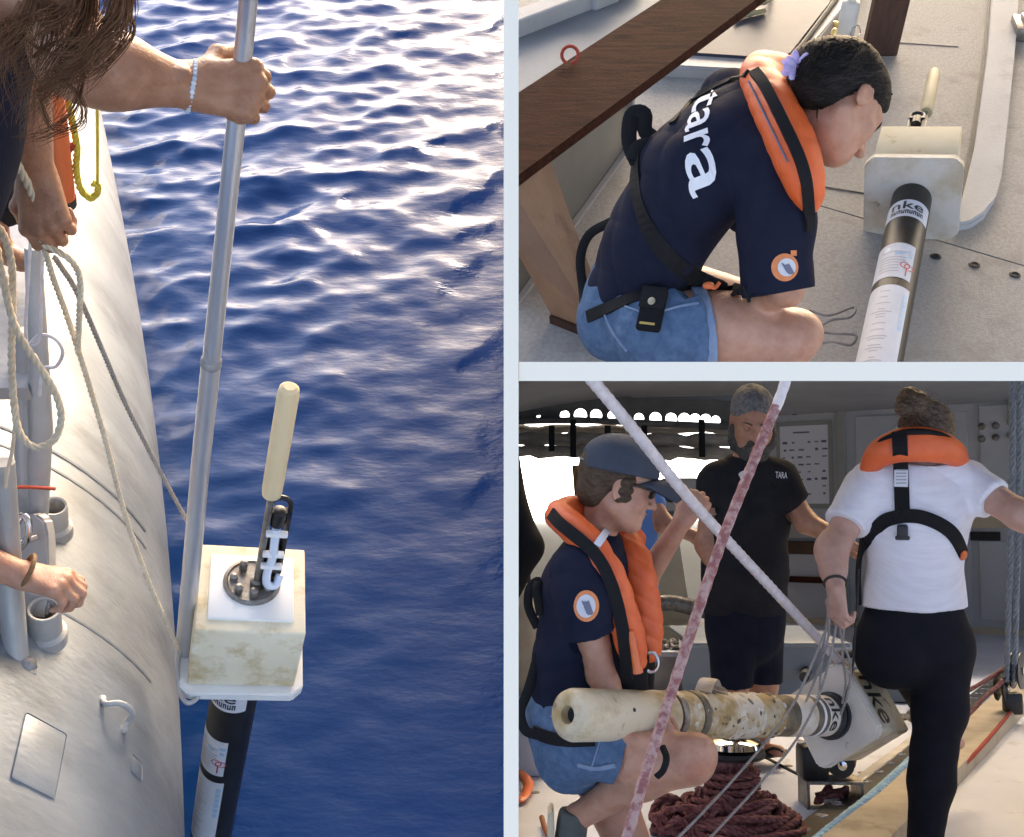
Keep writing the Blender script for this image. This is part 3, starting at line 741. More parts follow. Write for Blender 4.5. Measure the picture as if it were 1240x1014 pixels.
# raised pads welded on
for (px, py, sx, sy) in ((48, 915, .11, .17), (165, 930, .05, .05)):
    c, x, y, n = frame_at(px, py); mb = MB(); mb.box(c, (sx, sy, .006), Matrix((x, y, n)).transposed(), .006); mb.build('doubler_plate', M['hull'], hullT, smooth=True)
# grab ring
c, x, y, n = frame_at(136, 866); q = spline([c - x * .042 + y * .02, c - x * .040 + n * .014, c - x * .026 + n * .036, c + n * .044, c + x * .028 + n * .036, c + x * .040 + n * .014, c + x * .042 - y * .016], 5)
mb = MB(); mb.tube(q, .0070, 10)
for s in (q[0], q[-1]): mb.sphere(s, (.012, .012, .007), None, 10)
mb.build('grab_ring', M['alu'], hullT, smooth=True)
# pipe sockets
for (px, py, r, hgt, lb) in ((66, 640, .034, .10, 'upper pipe socket'), (55, 768, .037, .11, 'lower pipe socket')):
    c, x, y, n = frame_at(px, py); up = (Vector((0, 0, 1)) * .9 + n * .3).normalized(); c = c - up * .02
    mb = MB(); mb.lathe(c, up, [(0, r * 1.35), (.03, r * 1.3), (.038, r * 1.04), (hgt, r), (hgt + .002, r * .95), (hgt, r * .80), (.03, r * .78), (.03, .001)], 28); mb.build('pipe_socket', M['alu'], hullT, smooth=True)
    mb = MB(); mb.lathe(c + up * .034, up, [(0, r * .77), (.004, r * .77)], 20); mb.build('socket_bore', M['rubber'], hullT)
# side deck, stanchion and bracket at the left edge
dk = thing('side_deck', 'narrow pale metal side deck along the upper edge of the hull', 'deck edge', G(10, 330, 1.98))
mb = MB(); mb.prism([G(-420, 120, 2.0), G(20, 120, 2.0), G(30, 230, 2.0), G(36, 330, 2.0), G(34, 470, 2.0), G(-500, 470, 2.0)], (0, 0, -.035)); mb.build('deck_plate', M['alu'], dk)
st = thing('rail_post', 'weathered grey metal rail post at the hull side with corroded foot', 'rail post', P(22, 862, 2.62))
mb = MB(); mb.tube([P(2, 560, 2.45), P(12, 700, 2.55), P(20, 800, 2.6), P(24, 858, 2.62)], .027, 20); mb.build('post_pipe', M['alu'], st, smooth=True)
mb = MB()
for i in range(16):
    a = i * 2.4; mb.sphere(P(26 + 12 * math.cos(a), 830 + 26 * math.sin(a * .7), 2.6), .018 + .008 * (i % 3), None, 8)
mb.build('corroded_foot', M['weld'], st, smooth=True)
mb = MB(); mb.tube([P(40, 300, 2.45), P(46, 420, 2.55), P(50, 520, 2.65), P(44, 640, 2.75)], [.018, .022, .026, .026], 12); mb.tube([P(30, 400, 2.6), P(34, 560, 2.7), P(30, 660, 2.75)], .03, 12); mb.build('side_stay', M['alu'], st, smooth=True)
br = thing('shackle_bracket', 'rounded metal lug with a bright bow shackle beside the pipe sockets', 'bracket', P(45, 720, 2.66))
pts = [P(a, b, 2.66) for a, b in ((18, 640), (24, 626), (42, 622), (54, 630), (58, 650), (58, 690), (62, 720), (56, 748), (20, 748), (16, 690))]
mb = MB(); mb.prism(pts, VF * .05); bmesh.ops.bevel(mb.bm, geom=mb.bm.edges[:], offset=.006, segments=2, affect='EDGES'); mb.build('lug_plate', M['alu'], br, smooth=True)
mb = MB(); mb.tube(spline([P(14, 660, 2.62), P(18, 640, 2.60), P(26, 625, 2.6), P(34, 632, 2.6), P(33, 652, 2.61), P(24, 664, 2.62)], 5), .0085, 10); mb.tube([P(10, 664, 2.61), P(46, 650, 2.62)], .007, 10); mb.build('bow_shackle', M['steel'], br, smooth=True)
def rope_obj(name, label, cat, pix, r, m, group=None, laid=True, step=None, n=5, closed=False, taper=None):
    pth = resample(spline([P(*q) for q in pix], n, closed), step or max(r * 1.1, .004))
    mb = MB()
    if laid: rope_into(mb, pth, r, 3, 7, 5)
    else: mb.tube(pth, r, 8)
    o = mb.build(name, M[m], None, smooth=True, angle=80); tag(o, label, cat, group); return o
rope_obj('cord', 'short red cord tied across the pale fittings at left edge', 'cord', [(8, 600, 2.5), (14, 592, 2.52), (30, 590, 2.56), (66, 592, 2.68)], .0042, 'rope_red', laid=False)
# boat hook pole
pl = thing('boat_hook', 'long grey aluminium telescopic pole gripped by the tanned hand', 'pole', P(219, 835, 3.0))
p0, p1 = P(304, -40, 1.60), P(222, 800, 2.98); pj = P(256, 436, 2.18)
mb = MB(); mb.tube([p0, P(297, 40, 1.70), P(290, 110, 1.74), P(270, 300, 1.98), pj], [.0135, .0138, .0142, .0158, .0170], 20); mb.build('upper_tube', M['pole'], pl, smooth=True)
mb = MB(); mb.tube([pj, P(243, 560, 2.42), p1], [.0185, .0195, .0225], 20); mb.build('lower_tube', M['pole'], pl, smooth=True)
ax = (p1 - p0).normalized(); mb = MB(); mb.lathe(pj - ax * .004, ax, [(0, .0185), (.004, .0200), (.016, .0200), (.02, .0185)], 20); mb.build('lock_collar', M['alu'], pl, smooth=True)
mb = MB(); mb.tube(spline([P(220, 780, 2.93), P(215, 805, 2.9), P(217, 835, 2.88), P(226, 851, 2.86), P(238, 846, 2.88), (P(246, 828, 2.9))], 6), .0062, 10); mb.build('hook_loop', M['alu'], pl, smooth=True)
# working ropes
rope_obj('rope', 'beige rope running from the lower hand down to the foam float collar', 'rope', [(52, 290, 2.02), (62, 330, 2.1), (80, 380, 2.2), (96, 428, 2.28), (112, 480, 2.36), (128, 535, 2.44), (152, 625, 2.58), (180, 705, 2.72), (205, 762, 2.82), (216, 786, 2.88)], .0060, 'rope_beige', 'ropes beside the hull')
rope_obj('rope', 'short beige bight of rope doubled below the lower hand, left of the pole', 'rope', [(52, 296, 2.02), (72, 306, 2.03), (88, 318, 2.05), (97, 340, 2.1), (96, 380, 2.15), (94, 426, 2.27)], .0062, 'rope_beige', 'ropes beside the hull')
rope_obj('rope', 'thin grey line passing behind the pole to the far corner of float', 'rope', [(66, 312, 2.1), (92, 352, 2.25), (120, 415, 2.4), (150, 485, 2.6), (180, 545, 2.75), (212, 605, 2.95), (236, 648, 3.05), (252, 676, 3.1)], .0058, 'rope_grey', 'ropes beside the hull')
rope_obj('rope', 'thick beige rope hanging in a wide loop at the left edge', 'rope', [(-14, 250, 2.05), (2, 330, 2.1), (18, 395, 2.12), (45, 440, 2.16), (66, 474, 2.2), (74, 505, 2.24), (66, 532, 2.26), (44, 542, 2.27), (26, 528, 2.26), (18, 500, 2.25), (14, 440, 2.2), (15, 370, 2.14), (14, 320, 2.1), (4, 285, 2.05), (-10, 268, 2.0)], .0075, 'rope_beige', 'ropes beside the hull')
rope_obj('rope', 'pale rope coming in from the left edge into the lower hand', 'rope', [(-20, 128, 1.75), (4, 168, 1.86), (24, 205, 1.93), (38, 232, 1.97), (46, 262, 1.99), (52, 292, 2.02)], .0075, 'rope_beige', 'ropes beside the hull')
rope_obj('cord', 'thin white cord hanging straight down behind the wide rope loop', 'cord', [(37, 290, 2.3), (34, 340, 2.33), (31, 395, 2.36), (33, 420, 2.37)], .0036, 'rope_white', 'white cords by the post', laid=False)
rope_obj('cord', 'thin white cord with small ring knot right of the wide loop', 'cord', [(52, 300, 2.2), (50, 360, 2.25), (48, 410, 2.3), (36, 418, 2.32), (48, 406, 2.3), (66, 410, 2.3), (76, 426, 2.3), (68, 444, 2.32), (52, 448, 2.34), (48, 480, 2.36)], .0036, 'rope_white', 'white cords by the post', laid=False)
rope_obj('cord', 'thin white cord slanting to the shackle at lower left edge', 'cord', [(18, 515, 2.3), (14, 550, 2.38), (8, 575, 2.42), (6, 596, 2.46)], .004, 'rope_beige', 'white cords by the post', laid=False)
rope_obj('yellow_rope', 'yellow plaited rope loop hanging beneath the tanned forearm', 'rope', [(80, 96, 2.5), (82, 125, 2.55), (88, 150, 2.6), (93, 180, 2.66), (92, 205, 2.72), (97, 228, 2.78), (108, 240, 2.8), (116, 236, 2.8), (119, 226, 2.78), (112, 222, 2.77)], .0085, 'rope_yellow', step=.006)
rope_obj('cord', 'thin yellow line hanging straight beside the yellow plaited rope', 'cord', [(117, 98, 2.5), (118, 160, 2.64), (118, 226, 2.78)], .0035, 'rope_yellow', laid=False)
tl = thing('hand_pump', 'slim orange tube tool with black tip leaning against the hull top', 'tool', P(84, 250, 2.85))
a, b = P(64, 100, 2.45), P(80, 238, 2.8); ax = (b - a).normalized()
mb = MB(); mb.lathe(a, ax, [(0, .02), (.18, .022), ((b - a).length, .0215)], 18); mb.build('orange_tube', M['orange_plastic'], tl, smooth=True)
mb = MB(); mb.lathe(b, ax, [(0, .0235), (.03, .0235), (.035, .015)], 18); mb.build('black_tip', M['rubber'], tl, smooth=True)
mb = MB(); mb.tube([P(88, 176, 2.64), P(82, 184, 2.66), P(78, 178, 2.66)], .008, 8); mb.build('tube_lanyard', M['rope_red'], tl, smooth=True)

# ---- the person holding the pole
pa = thing('person', 'person with loose brown hair reaching out to grip the long pole', 'person', P(-60, 400, 1.7))
S = SDF(); ctr = Vector((0, 0, 0))
sh, el, wr = P(52, -70, 1.56), P(84, 66, 1.63), P(226, 104, 1.695)
S.chain([sh, el], [.060, .049], .03); S.cap(el, P(140, 84, 1.65), .047, .047, .03); S.cap(P(140, 84, 1.65), wr, .047, .0305, .03, flat=(VF, 1.25)); S.ell(P(120, 95, 1.645), (.05, .03, .03), k=.04); S.cap(P(100, 62, 1.60), P(190, 90, 1.655), .026, .014, .03); S.cap(P(130, 112, 1.64), P(222, 118, 1.68), .016, .010, .02); S.ell(P(222, 90, 1.665), (.012, .012, .010), k=.012); S.chain([P(150, 92, 1.612), P(180, 98, 1.634), P(215, 96, 1.662)], [.003, .0035, .003], .010)
dirh = (VR * .93 - VU * -.02 + VF * .34)
tips = hand(S, wr, dirh, VF * .93 - VR * .3, True, [(62, 88, 55), (64, 90, 55), (66, 90, 55), (70, 88, 55)], L=.192, k=.005, fat=1.12, thumb=((.42, .72, .5), (.75, .25, .6), (.8, -.1, .6)))
for (a, b) in ((.012, .015), (-.004, .004), (-.018, -.006)):       # tendons on the back of the hand
    d = dirh.normalized(); s = d.cross((VF * .93 - VR * .3)).normalized(); n = (VF * .93 - VR * .3).normalized()
    S.cap(wr + s * a + d * .02 - n * .012, wr + s * b * 2 + d * .085 - n * .0125, .0035, .0045, .008)
sh2, el2, wr2 = P(-30, -60, 1.80), P(26, 70, 1.86), P(44, 208, 1.98)
S.chain([sh2, el2, wr2], [.058, .046, .028], .03)
tips2 = hand(S, wr2, -VU * .95 + VF * .2 + VR * .1, VF, False, [(48, 85, 60), (50, 88, 60), (52, 88, 60), (56, 85, 60)], L=.185, k=.005, fat=1.1, thumb=((.6, .6, .4), (.8, .0, .6), (.8, -.3, .5)))
neck = P(10, -150, 1.5); S.cap(sh, P(-20, -150, 1.62), .062, .09, .05); S.cap(sh2, P(-20, -150, 1.66), .06, .09, .05); S.cap(P(-20, -150, 1.62), P(-120, 160, 1.74), .12, .14, .06)
S.cap(P(-10, -140, 1.58), P(20, -90, 1.45), .055, .05, .03)
T = head(S, P(38, -85, 1.37), VF * .5 - VU * .8 + VR * .3, VR * .6 + VU * .6 - VF * .3, .95)
body(S, 'body', M['skin_tan'], pa, .0036)
S = SDF(); S.cap(P(-20, -150, 1.62), P(-120, 160, 1.74), .13, .155, .06); S.cap(P(-120, 160, 1.74), P(-170, 420, 1.8), .155, .15, .06); S.cap(P(-20, -150, 1.62), P(30, -110, 1.57), .085, .072, .05); S.cap(P(-20, -150, 1.66), P(-22, -40, 1.8), .08, .07, .05)
body(S, 'shirt', M['navy'], pa, .008, rip=(.004, 14, 3))
S = SDF(); S.cap(P(-170, 420, 1.8), P(-200, 800, 1.95), .14, .10, .05); S.cap(P(-170, 420, 1.8), P(-150, 820, 2.2), .14, .10, .05); body(S, 'trousers', M['navy_shorts'], pa, .01)
mb = MB(); nails(mb, [tips[4]], -VF + VU * .6); mb.build('thumbnail', M['nail'], pa, smooth=True)
gd = [[P(*q) for q in g] for g in (
    [(156, -60, 1.36), (152, 0, 1.36), (140, 40, 1.35), (105, 72, 1.34), (60, 92, 1.34), (22, 112, 1.35)],
    [(140, -60, 1.38), (140, 0, 1.37), (125, 42, 1.36), (88, 84, 1.36), (54, 118, 1.36), (36, 156, 1.37)],
    [(112, -60, 1.40), (106, 0, 1.39), (92, 50, 1.38), (60, 96, 1.37), (40, 130, 1.37), (30, 160, 1.38)],
    [(72, -60, 1.40), (64, 10, 1.38), (52, 60, 1.37), (34, 98, 1.37), (24, 126, 1.38)],
    [(34, -60, 1.41), (26, 10, 1.39), (20, 60, 1.38), (30, 104, 1.37), (38, 146, 1.38)],
    [(4, -60, 1.42), (6, 20, 1.40), (6, 80, 1.39), (10, 132, 1.40)],
    [(-24, -40, 1.42), (-14, 30, 1.40), (-6, 90, 1.39), (2, 150, 1.40)],
    [(100, -50, 1.36), (84, 10, 1.35), (44, 40, 1.34), (8, 70, 1.34), (-14, 90, 1.35)],
    [(50, -40, 1.36), (30, 30, 1.35), (6, 60, 1.34), (-16, 84, 1.34)])]
mb = MB(); strands(mb, gd, 430, (.6, 1.0), .00065, .0085, 4); strands(mb, gd[:3], 210, (.5, .97), .00065, .006, 6)
for g in ([(100, 60), (99, 100), (84, 140), (52, 160), (8, 168)], [(64, 90), (96, 118), (98, 150), (60, 165), (30, 172)], [(150, 10), (160, 40), (120, 85), (70, 110)], [(40, 70), (70, 50), (120, 50), (150, 30)], [(20, 40), (60, 66), (110, 62), (146, 36)], [(48, 120), (58, 150), (72, 158), (90, 152)]):
    strands(mb, [[P(x, y, 1.36) for x, y in g]], 12, (.8, 1.0), .0008, .0035, 9)
hr = mb.build('hair', M['hair_brown'], pa, smooth=True)
# beaded bracelet
mb = MB(); d = (P(150, 86, 1.66) - wr).normalized(); c = P(231, 105, 1.70); u = (VU - d * VU.dot(d)).normalized(); v = d.cross(u)
for i in range(34):
    a = 2 * math.pi * i / 34; mb.sphere(c + u * .0365 * math.cos(a) + v * .031 * math.sin(a), .0042, None, 8)
mb.build('bracelet', mat('bracelet_beads', (.75, .78, .82), (.30, .42, .55), 130, .4), pa, smooth=True)
# ---- person standing at the left edge: leg only in view
pb = thing('person', 'person in black shorts standing barefoot at the left edge', 'person', P(14, 318, 2.80))
S = SDF(); hp_, kn_, an_ = P(-70, 60, 2.62), P(2, 300, 2.72), P(10, 318, 2.9)
S.chain([P(-90, 40, 2.6), P(-26, 240, 2.66), P(-6, 296, 2.80)], [.09, .06, .036], .03); S.cap(P(-6, 300, 2.82), P(26, 316, 2.80), .034, .024, .02); S.ell(P(34, 318, 2.79), (.035, .03, .018), k=.02); body(S, 'body', M['skin_tan'], pb, .006)
S = SDF(); S.cap(P(-110, 0, 2.58), P(-18, 262, 2.66), .125, .098, .04); S.cut(P(-10, 268, 2.66), -VU + VR * .25); body(S, 'shorts', M['black_cloth'], pb, .007, rip=(.004, 16, 2))
S = SDF(); S.chain([P(-110, 0, 2.58), P(-150, -300, 2.4)], [.15, .17], .04); body(S, 'shirt', M['black_tee'], pb, .012)
# ---- third person: hand on the bracket
pc = thing('person', 'person reaching in from the left edge with a leather wristband', 'person', P(-60, 740, 2.6))
S = SDF(); wr3 = P(24, 696, 2.50); S.chain([P(-190, 560, 2.3), P(-90, 655, 2.4), wr3], [.05, .046, .030], .03)
S.chain([P(-190, 560, 2.3), P(-230, 380, 2.3)], [.055, .07], .03)
tips = hand(S, wr3, VR * .92 - VU * .22 + VF * .1, -VU * .85 + VF * .5, True, [(35, 60, 40), (38, 62, 40), (42, 62, 40), (48, 60, 40)], L=.178, k=.006, fat=1.15, thumb=((.7, .5, .2), (.95, .15, .15), (1, -.05, .2)))
body(S, 'body', M['skin'], pc, .004)
S = SDF(); S.cap(P(-210, 480, 2.3), P(-260, 300, 2.3), .075, .12, .04); S.cap(P(-260, 300, 2.3), P(-330, 700, 2.6), .15, .15, .05); body(S, 'shirt', M['black_tee'], pc, .012)
mb = MB(); d = (wr3 - P(-90, 655, 2.4)).normalized(); c = P(32, 692, 2.50); u = d.orthogonal().normalized(); v = d.cross(u); mb.tube([c + (u * math.cos(a) + v * math.sin(a)) * .0365 for a in np.linspace(0, 2 * math.pi, 40)], .0055, 8)
mb.build('wristband', mat('leather', (.28, .15, .06), (.16, .08, .03), 40, .6, 0, .001, 120), pc, smooth=True)
mb = MB(); nails(mb, [tips[4]], -VF); mb.build('thumbnail', M['nail'], pc, smooth=True)
# ================================================================ upper right scene: kneeling on the working deck
DZ = 1.44
CLIP[:] = [((0.0, 0, 0), (-1, 0, 0)), (CAM, -NP450)]
M['deck_paint'] = mat('deck_paint', (.43, .41, .38), (.30, .285, .26), 75, .85, 0, .0035, 260, c3=(.24, .22, .19), s3=4.5, r3=(.54, .74), detail=8, ramp=(.3, .7))
M['deck_light'] = mat('deck_light', (.46, .46, .46), (.39, .39, .39), 2.6, .8, 0, .0018, 150, c3=(.29, .28, .26), s3=5, r3=(.58, .75), detail=8)
M['wood_dark'] = mat('wood_dark', (.040, .014, .009), (.068, .026, .016), 9, .9, 0, .003, 60, stretch=(1, 6, 6), c3=(.022, .011, .008), s3=6, r3=(.54, .66), spec=.06)
M['wood_red'] = mat('wood_red', (.075, .030, .018), (.045, .018, .011), 9, .5, 0, .001, 60, stretch=(6, 6, 1))
M['plywood'] = mat('plywood', (.30, .17, .10), (.25, .135, .075), 12, .6, 0, .0008, 90, stretch=(1, 1, .4), c3=(.2, .1, .055), s3=9, r3=(.58, .7))
M['locker_metal'] = mat('locker_metal', (.17, .17, .165), (.22, .215, .2), 4, .42, .5, .0006, 40, c3=(.30, .27, .2), s3=3, r3=(.56, .72))
M['glossy_panel'] = mat('glossy_panel', (.05, .052, .07), (.065, .067, .085), 5, .5, 0, .0004, 50, c3=(.12, .115, .11), s3=4, r3=(.6, .74), spec=.08)
M['coaming'] = mat('coaming', (.38, .37, .36), (.32, .31, .30), 6, .55, 0, .0006, 60)
def zq(px, py, z=None): return G(px, py, DZ if z is None else z)
deck = thing('deck', None, None, zq(950, 300)); tag(deck, kind='structure')
n = lambda *q: [zq(a, b) for a, b in q]
# two plates with an open joint between them, on a dark bearer
l0, l1 = zq(985, 247), zq(1240, 322); dr = (l1 - l0).normalized(); pr = Vector((-dr.y, dr.x, 0)); pr = pr if pr.y > 0 else -pr
mb = MB(); mb.prism([l0 - dr * 4 + pr * .004, l0 + dr * 6 + pr * .004, l0 + dr * 6 + pr * 14, l0 - dr * 4 + pr * 14], (0, 0, -.03)); mb.build('deck_plate', M['deck_paint'], deck)
mb = MB(); mb.prism([l0 - dr * 4 - pr * .004, l0 + dr * 6 - pr * .004, l0 + dr * 6 - pr * 3, l0 - dr * 4 - pr * 3], (0, 0, -.03)); mb.build('deck_plate', M['deck_paint'], deck)
mb = MB(); mb.prism([l0 - dr * 4 + pr * 14 - Vector((0, 0, .034)), l0 + dr * 6 + pr * 14 - Vector((0, 0, .034)), l0 + dr * 6 - pr * 3 - Vector((0, 0, .034)), l0 - dr * 4 - pr * 3 - Vector((0, 0, .034))], (0, 0, -.02)); mb.build('bearer', M['rubber'], deck)
mb = MB(); a, b = zq(980, 224), zq(1062, 237); mb.box((a + b) / 2 + Vector((0, 0, .001)), ((b - a).length, .006, .004), Matrix.Rotation(math.atan2((b - a).y, (b - a).x), 4, 'Z')); mb.build('seam', M['rubber'], deck)
mb = MB(); a, b = zq(1085, 52), zq(1160, 57); mb.box((a + b) / 2 + Vector((0, 0, .001)), ((b - a).length, .004, .003), Matrix.Rotation(math.atan2((b - a).y, (b - a).x), 4, 'Z')); mb.build('seam', M['rubber'], deck)
for (px, py) in ((1133, 311), (1180, 321), (1229, 333)):
    mb = MB(); mb.lathe(zq(px, py), (0, 0, 1), [(0, .019), (.003, .018), (.004, .012), (.0015, .011), (.0015, .002)], 18); mb.build('bolt', M['rubber'], deck, smooth=True)
# raised strip with rounded end at the right, dark gap along its left side
pts = [(1206, -60), (1197, 60), (1181, 176), (1166, 238), (1158, 262), (1160, 272), (1178, 268), (1194, 257), (1206, 238), (1213, 213), (1222, 130), (1231, 40), (1238, -60)]
rs_ = thing('deck_channel_cover', 'long raised pale cover strip with rounded end beside a dark gap', 'deck cover', zq(1195, 200))
mb = MB(); mb.prism([zq(a, b, DZ + .030) for a, b in pts], (0, 0, -.0295)); bmesh.ops.bevel(mb.bm, geom=[e for e in mb.bm.edges if all(v.co.z > DZ + .02 for v in e.verts)], offset=.010, segments=3, affect='EDGES'); mb.build('cover_plate', M['deck_light'], rs_, smooth=True)
mb = MB(); q = [zq(a, b, DZ + .0045) for a, b in ((1201, -60), (1191, 60), (1174, 176), (1160, 240))]; q2 = [zq(a, b, DZ + .0045) for a, b in ((1208, -60), (1198, 60), (1183, 176), (1168, 240))]
for i in range(3): mb.face([q[i], q2[i], q2[i + 1], q[i + 1]])
mb.build('gap_shade', M['rubber'], rs_)  # black strip stands in for the shade inside the open slot
mb = MB(); c = zq(1234, 34, DZ + .03); mb.box(c, (.05, .16, .06), Matrix.Rotation(-.15, 4, 'Z'), .008); mb.box(c + Vector((.03, 0, .03)), (.03, .12, .03), None, .006); mb.build('hinge_block', M['steel_dull'], rs_, smooth=True)
# bench plank on its leg and locker
bn = thing('bench', 'dark brown weathered plank bench on a plywood leg beside a metal locker', 'bench', zq(700, 405))
Z1 = DZ + .46
mb = MB(); mb.prism([zq(520, 182, Z1), zq(520, 292, Z1), zq(628, 212, Z1), zq(915, 0, Z1), zq(1000, -63, Z1), zq(900, -65, Z1), zq(800, 0, Z1), zq(628, 112, Z1)], (0, 0, -.038))
bmesh.ops.bevel(mb.bm, geom=mb.bm.edges[:], offset=.006, segments=2, affect='EDGES')
mb.build('seat_plank', M['wood_dark'], bn)
mb = MB(); mb.prism([zq(731, 408, DZ + .02), zq(669, 384, DZ + .02), zq(596, 250, Z1 - .045), zq(655, 203, Z1 - .045)], (.03, .035, 0)); mb.build('leg_panel', M['plywood'], bn)
mb = MB(); mb.prism([zq(737, 420), zq(666, 392), zq(665, 383, DZ + .03), zq(735, 410, DZ + .03)], (.03, .035, 0)); mb.build('leg_foot', M['wood_red'], bn)
mb = MB(); o_ = (CAM - zq(640, 210, Z1 - .06)).normalized() * .012; mb.prism([zq(628, 222, Z1 - .10) + o_, zq(655, 222, Z1 - .09) + o_, zq(650, 205, Z1 - .05) + o_, zq(628, 212, Z1 - .05) + o_], o_ * .1); mb.build('white_tape', M['print_white'], bn)
lk = thing('locker', 'grey metal locker side standing beneath the brown plank', 'locker', zq(720, 240))
a, b = zq(620, 370), zq(757, 181); d_ = (b - a).normalized(); s_ = Vector((-d_.y, d_.x, 0))
s_ = s_ if s_.x < 0 else -s_
mb = MB(); mb.prism([a, b, b + s_ * .10, a + s_ * .10], (0, 0, .415)); mb.build('case', M['locker_metal'], lk)
mb = MB(); mb.box(b + Vector((.006, .006, .207)), (.03, .03, .415), Matrix.Rotation(math.atan2(d_.y, d_.x), 4, 'Z'), .004); mb.build('corner_post', M['alu'], lk)
mb = MB(); mb.box((a + b) / 2 + Vector((0, 0, .006)) - s_ * .012, ((b - a).length, .02, .012), Matrix.Rotation(math.atan2(d_.y, d_.x), 4, 'Z')); mb.build('base_trim', M['coaming'], lk)
# far left: raised coaming rail on the deck behind the plank
cr = thing('deck_rail', 'low pale coaming rail on the deck behind the plank bench', 'deck rail', zq(680, 25))
a, b = zq(600, 52), zq(770, -14); M_ = Matrix.Rotation(math.atan2((b - a).y, (b - a).x), 4, 'Z')
mb = MB(); mb.box((a + b) / 2 + Vector((0, 0, .045)), ((b - a).length, .10, .09), M_, .01); mb.build('rail', M['deck_light'], cr)
mb = MB(); mb.box((a * .3 + b * .7) + Vector((0, 0, .06)), (.16, .15, .11), M_, .012); mb.build('rail_joint', M['deck_light'], cr)
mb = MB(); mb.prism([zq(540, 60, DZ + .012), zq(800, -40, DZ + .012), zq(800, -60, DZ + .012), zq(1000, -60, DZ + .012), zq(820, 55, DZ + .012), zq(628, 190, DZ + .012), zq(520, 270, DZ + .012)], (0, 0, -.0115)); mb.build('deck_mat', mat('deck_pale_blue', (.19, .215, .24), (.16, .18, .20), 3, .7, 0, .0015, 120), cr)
for (px, py, z, lb) in ((690, 74, Z1 + .01, 'small loop of orange cord over the far edge of plank'), (808, 84, DZ + .02, 'scrap of orange cord on the deck below the plank')):
    c = zq(px, py, z); q = [c + Vector((math.cos(t) * .028, math.sin(t) * .012, .022 + math.sin(t) * .026)) for t in np.linspace(-1.4, 4.3, 14)]
    mb = MB(); mb.tube(q, .006, 8); o = mb.build('cord_loop', M['rope_red'], None, smooth=True); tag(o, lb, 'cord')
# hatch with glossy dark lid
hz = thing('deck_hatch', 'flush hatch with glossy dark lid and pale raised frame', 'hatch', zq(900, 60))
mb = MB(); mb.prism([zq(a, b, DZ + .05) for a, b in ((770, 68), (792, 79), (944, 87), (966, 78), (1022, 6), (1062, -66), (860, -66))], (0, 0, -.0495)); bmesh.ops.bevel(mb.bm, geom=[e for e in mb.bm.edges if all(v.co.z > DZ + .02 for v in e.verts)], offset=.012, segments=3, affect='EDGES'); mb.build('frame', M['coaming'], hz, smooth=True)
mb = MB(); mb.prism([zq(a, b, DZ + .062) for a, b in ((790, 61), (944, 71), (958, 64), (1004, 4), (1036, -60), (880, -60))], (0, 0, -.0115)); bmesh.ops.bevel(mb.bm, geom=[e for e in mb.bm.edges if all(v.co.z > DZ + .06 for v in e.verts)], offset=.004, segments=2, affect='EDGES'); mb.build('lid', M['glossy_panel'], hz)
mb = MB(); mb.tube([zq(958, 70, DZ + .056), zq(972, 54, DZ + .056), zq(1012, 0, DZ + .056), zq(1044, -60, DZ + .056)], .012, 8); mb.build('seal', M['rubber'], hz, smooth=True)
mb = MB(); mb.tube(spline([zq(908, 16, DZ + .07), zq(916, 6, DZ + .10), zq(928, 2, DZ + .11), zq(934, -6, DZ + .1), zq(936, -16, DZ + .07)], 5), .011, 10); mb.tube([zq(892, 22, DZ + .075), zq(908, 17, DZ + .075), zq(926, 13, DZ + .075)], .012, 8); mb.build('lift_handle', M['cream_old'], hz, smooth=True)
ct = thing('canister', 'small whitish canister with brass clips behind the dark hair', 'canister', zq(1022, 48, DZ + .05))
mb = MB(); mb.lathe(zq(1022, 48, DZ + .052), (0, 0, 1), [(0, .04), (.16, .04), (.17, .034), (.175, .018), (.21, .017), (.22, .012)], 20); mb.build('canister_body', M['hdpe_pale'], ct, smooth=True)
mb = MB(); mb.box(zq(1009, 46, DZ + .12), (.022, .022, .14), None, .005); mb.lathe(zq(1009, 46, DZ + .19), (0, 0, 1), [(0, .016), (.03, .014), (.04, .006)], 12); mb.build('brass_clip', mat('brass', (.6, .42, .16), rough=.3, metal=1), ct, smooth=True)
mb = MB(); mb.tube([zq(1036, 40, DZ + .2) + Vector((math.cos(t) * .02, 0, math.sin(t) * .03)) for t in np.linspace(0, 6.2, 16)], .003, 6); mb.build('pull_ring', M['steel'], ct, smooth=True)
pb_ = thing('wood_post', 'dark reddish wooden board standing upright behind her head', 'post', zq(1064, 66))
mb = MB(); c = zq(1064, 66); mb.box(c + Vector((0, 0, .3)), (.150, .045, .60), Matrix.Rotation(.05, 4, 'Z'), .005); mb.build('board', M['wood_red'], pb_)
